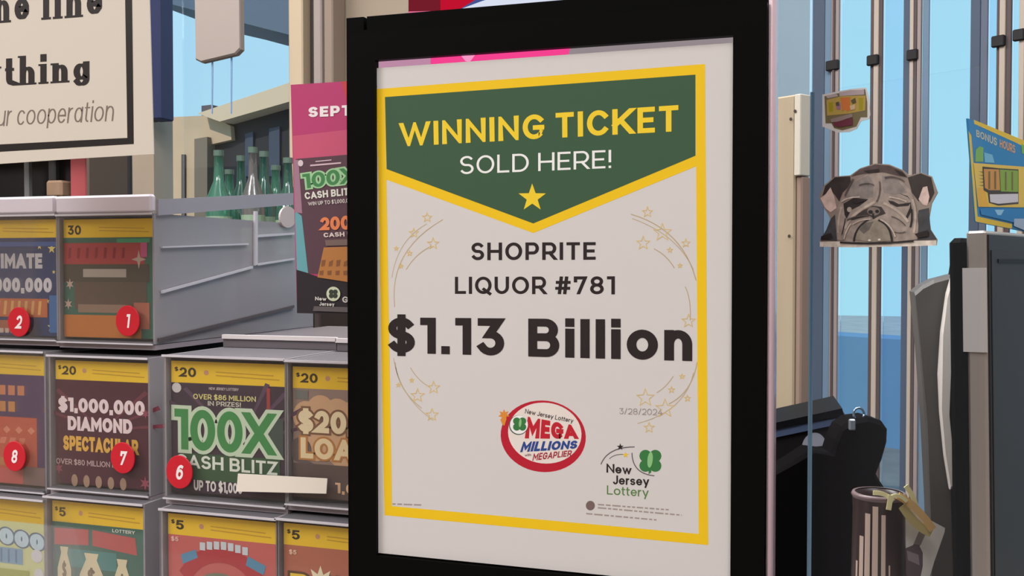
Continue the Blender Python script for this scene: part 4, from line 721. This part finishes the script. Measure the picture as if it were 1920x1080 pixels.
# brown ribbed tumbler with ribbon and gift tag
CU = at(1648, 925, .78); cz = CU.z-1.0
tu = empty('tumbler', (CU.x, CU.y, 1.0)); tag(tu, 'brown ribbed tumbler with pale stripes at the bottom right', 'tumbler')
BRN = mat(54, 38, 36, .3, .5); R0 = .0195
prof = [(R0*1.12, 0), (R0*1.12, .004), (R0*.98, cz-.012), (R0, cz-.004), (R0, cz), (R0*.9, cz), (R0*.86, cz-.01), (R0*.86, .01)]
MB().lathe(prof, 40, cap=False).build('body', BRN, tu, True)
MB().lathe([(R0*1.0, cz-.003), (R0*1.05, cz-.001), (R0*1.0, cz+.001), (R0*.9, cz+.001)], 40, cap=False).build('rim', mat(116, 96, 96, .3, .5), tu, True)
STR = mat(196, 172, 158, .5)
base = math.atan2(-CU.y, -CU.x)
for k, (da, w_, top) in enumerate(((-.78, .05, .050), (-.55, .09, .030), (-.30, .10, .012), (-.02, .10, .006), (.27, .075, .012), (.5, .03, .05))):
    a0 = base+da-.1; rb = MB(); n = 6
    for i in range(n):
        u0 = a0-w_*1.0+2*w_*i/n; u1 = a0-w_*1.0+2*w_*(i+1)/n
        def pt(u, z): r = (R0*1.125 if z < .01 else R0*1.0)+.0006; return (r*math.cos(u), r*math.sin(u), z)
        rb.add([pt(u0, .005), pt(u1, .005), pt(u1, cz-top), pt(u0, cz-top)], [(0, 1, 2, 3)])
    rb.build('stripe', STR, tu)
RBN = mat(222, 212, 160, .6); RBO = mat(214, 176, 116, .6)
GO = CU.copy(); Q = Plane(GO, camdir(1, 0))
ri = empty('ribbon_bow', Q.m); tag(ri, 'pale yellow ribbon bow draped over the tumbler rim', 'ribbon')
def strip(name, pts, wpx, m, z=.02):
    MB2 = MB()
    for q in stroke(pts, wpx): MB2.prism([Q(*p) for p in q], z, z+.0008)
    MB2.build(name, m, ri)
strip('loop', bez((1622, 912), (1640, 912), (1652, 924)), 8, RBN, .0215); strip('tail', [(1649, 920), (1646, 938)], 9, RBN, .0225); strip('loop', bez((1648, 922), (1665, 912), (1678, 926), 8), 7, RBN, .0205); strip('tail', bez((1672, 922), (1700, 938), (1726, 975)), 14, RBO, .0185); strip('tail', bez((1684, 905), (1696, 920), (1700, 940)), 9, RBN, .0175); strip('tail', bez((1680, 945), (1700, 975), (1722, 985)), 16, mat(186, 170, 116, .6), .0165)
GP = Plane(at(1725, 1010, .775), camdir(1, .1))
gt = MB().prism(GP.poly([(1682, 1110), (1680, 960), (1690, 945), (1720, 962), (1772, 990), (1771, 998), (1752, 1052), (1735, 1110)]), -.001, 0).build('gift_tag', mat(232, 218, 210, .6), mw=GP.m); tag(gt, 'cream gift tag with grey flask drawing beside the tumbler', 'tag')
flat('flask_drawing', [GP.poly([(1728, 984), (1741, 988), (1724, 1024), (1730, 1036), (1730, 1062), (1722, 1100), (1688, 1100), (1684, 1034), (1712, 1022)])], .0001, mat(104, 88, 94, .5), gt); flat('flask_neck', [GP.poly([(1728, 984), (1741, 988), (1726, 1022), (1713, 1020)])], .0002, mat(140, 128, 122, .5), gt); flat('flask_shine', [GP.poly([(1700, 1032), (1722, 1040), (1724, 1060), (1716, 1056), (1702, 1050)])], .0002, mat(150, 134, 140, .5), gt)
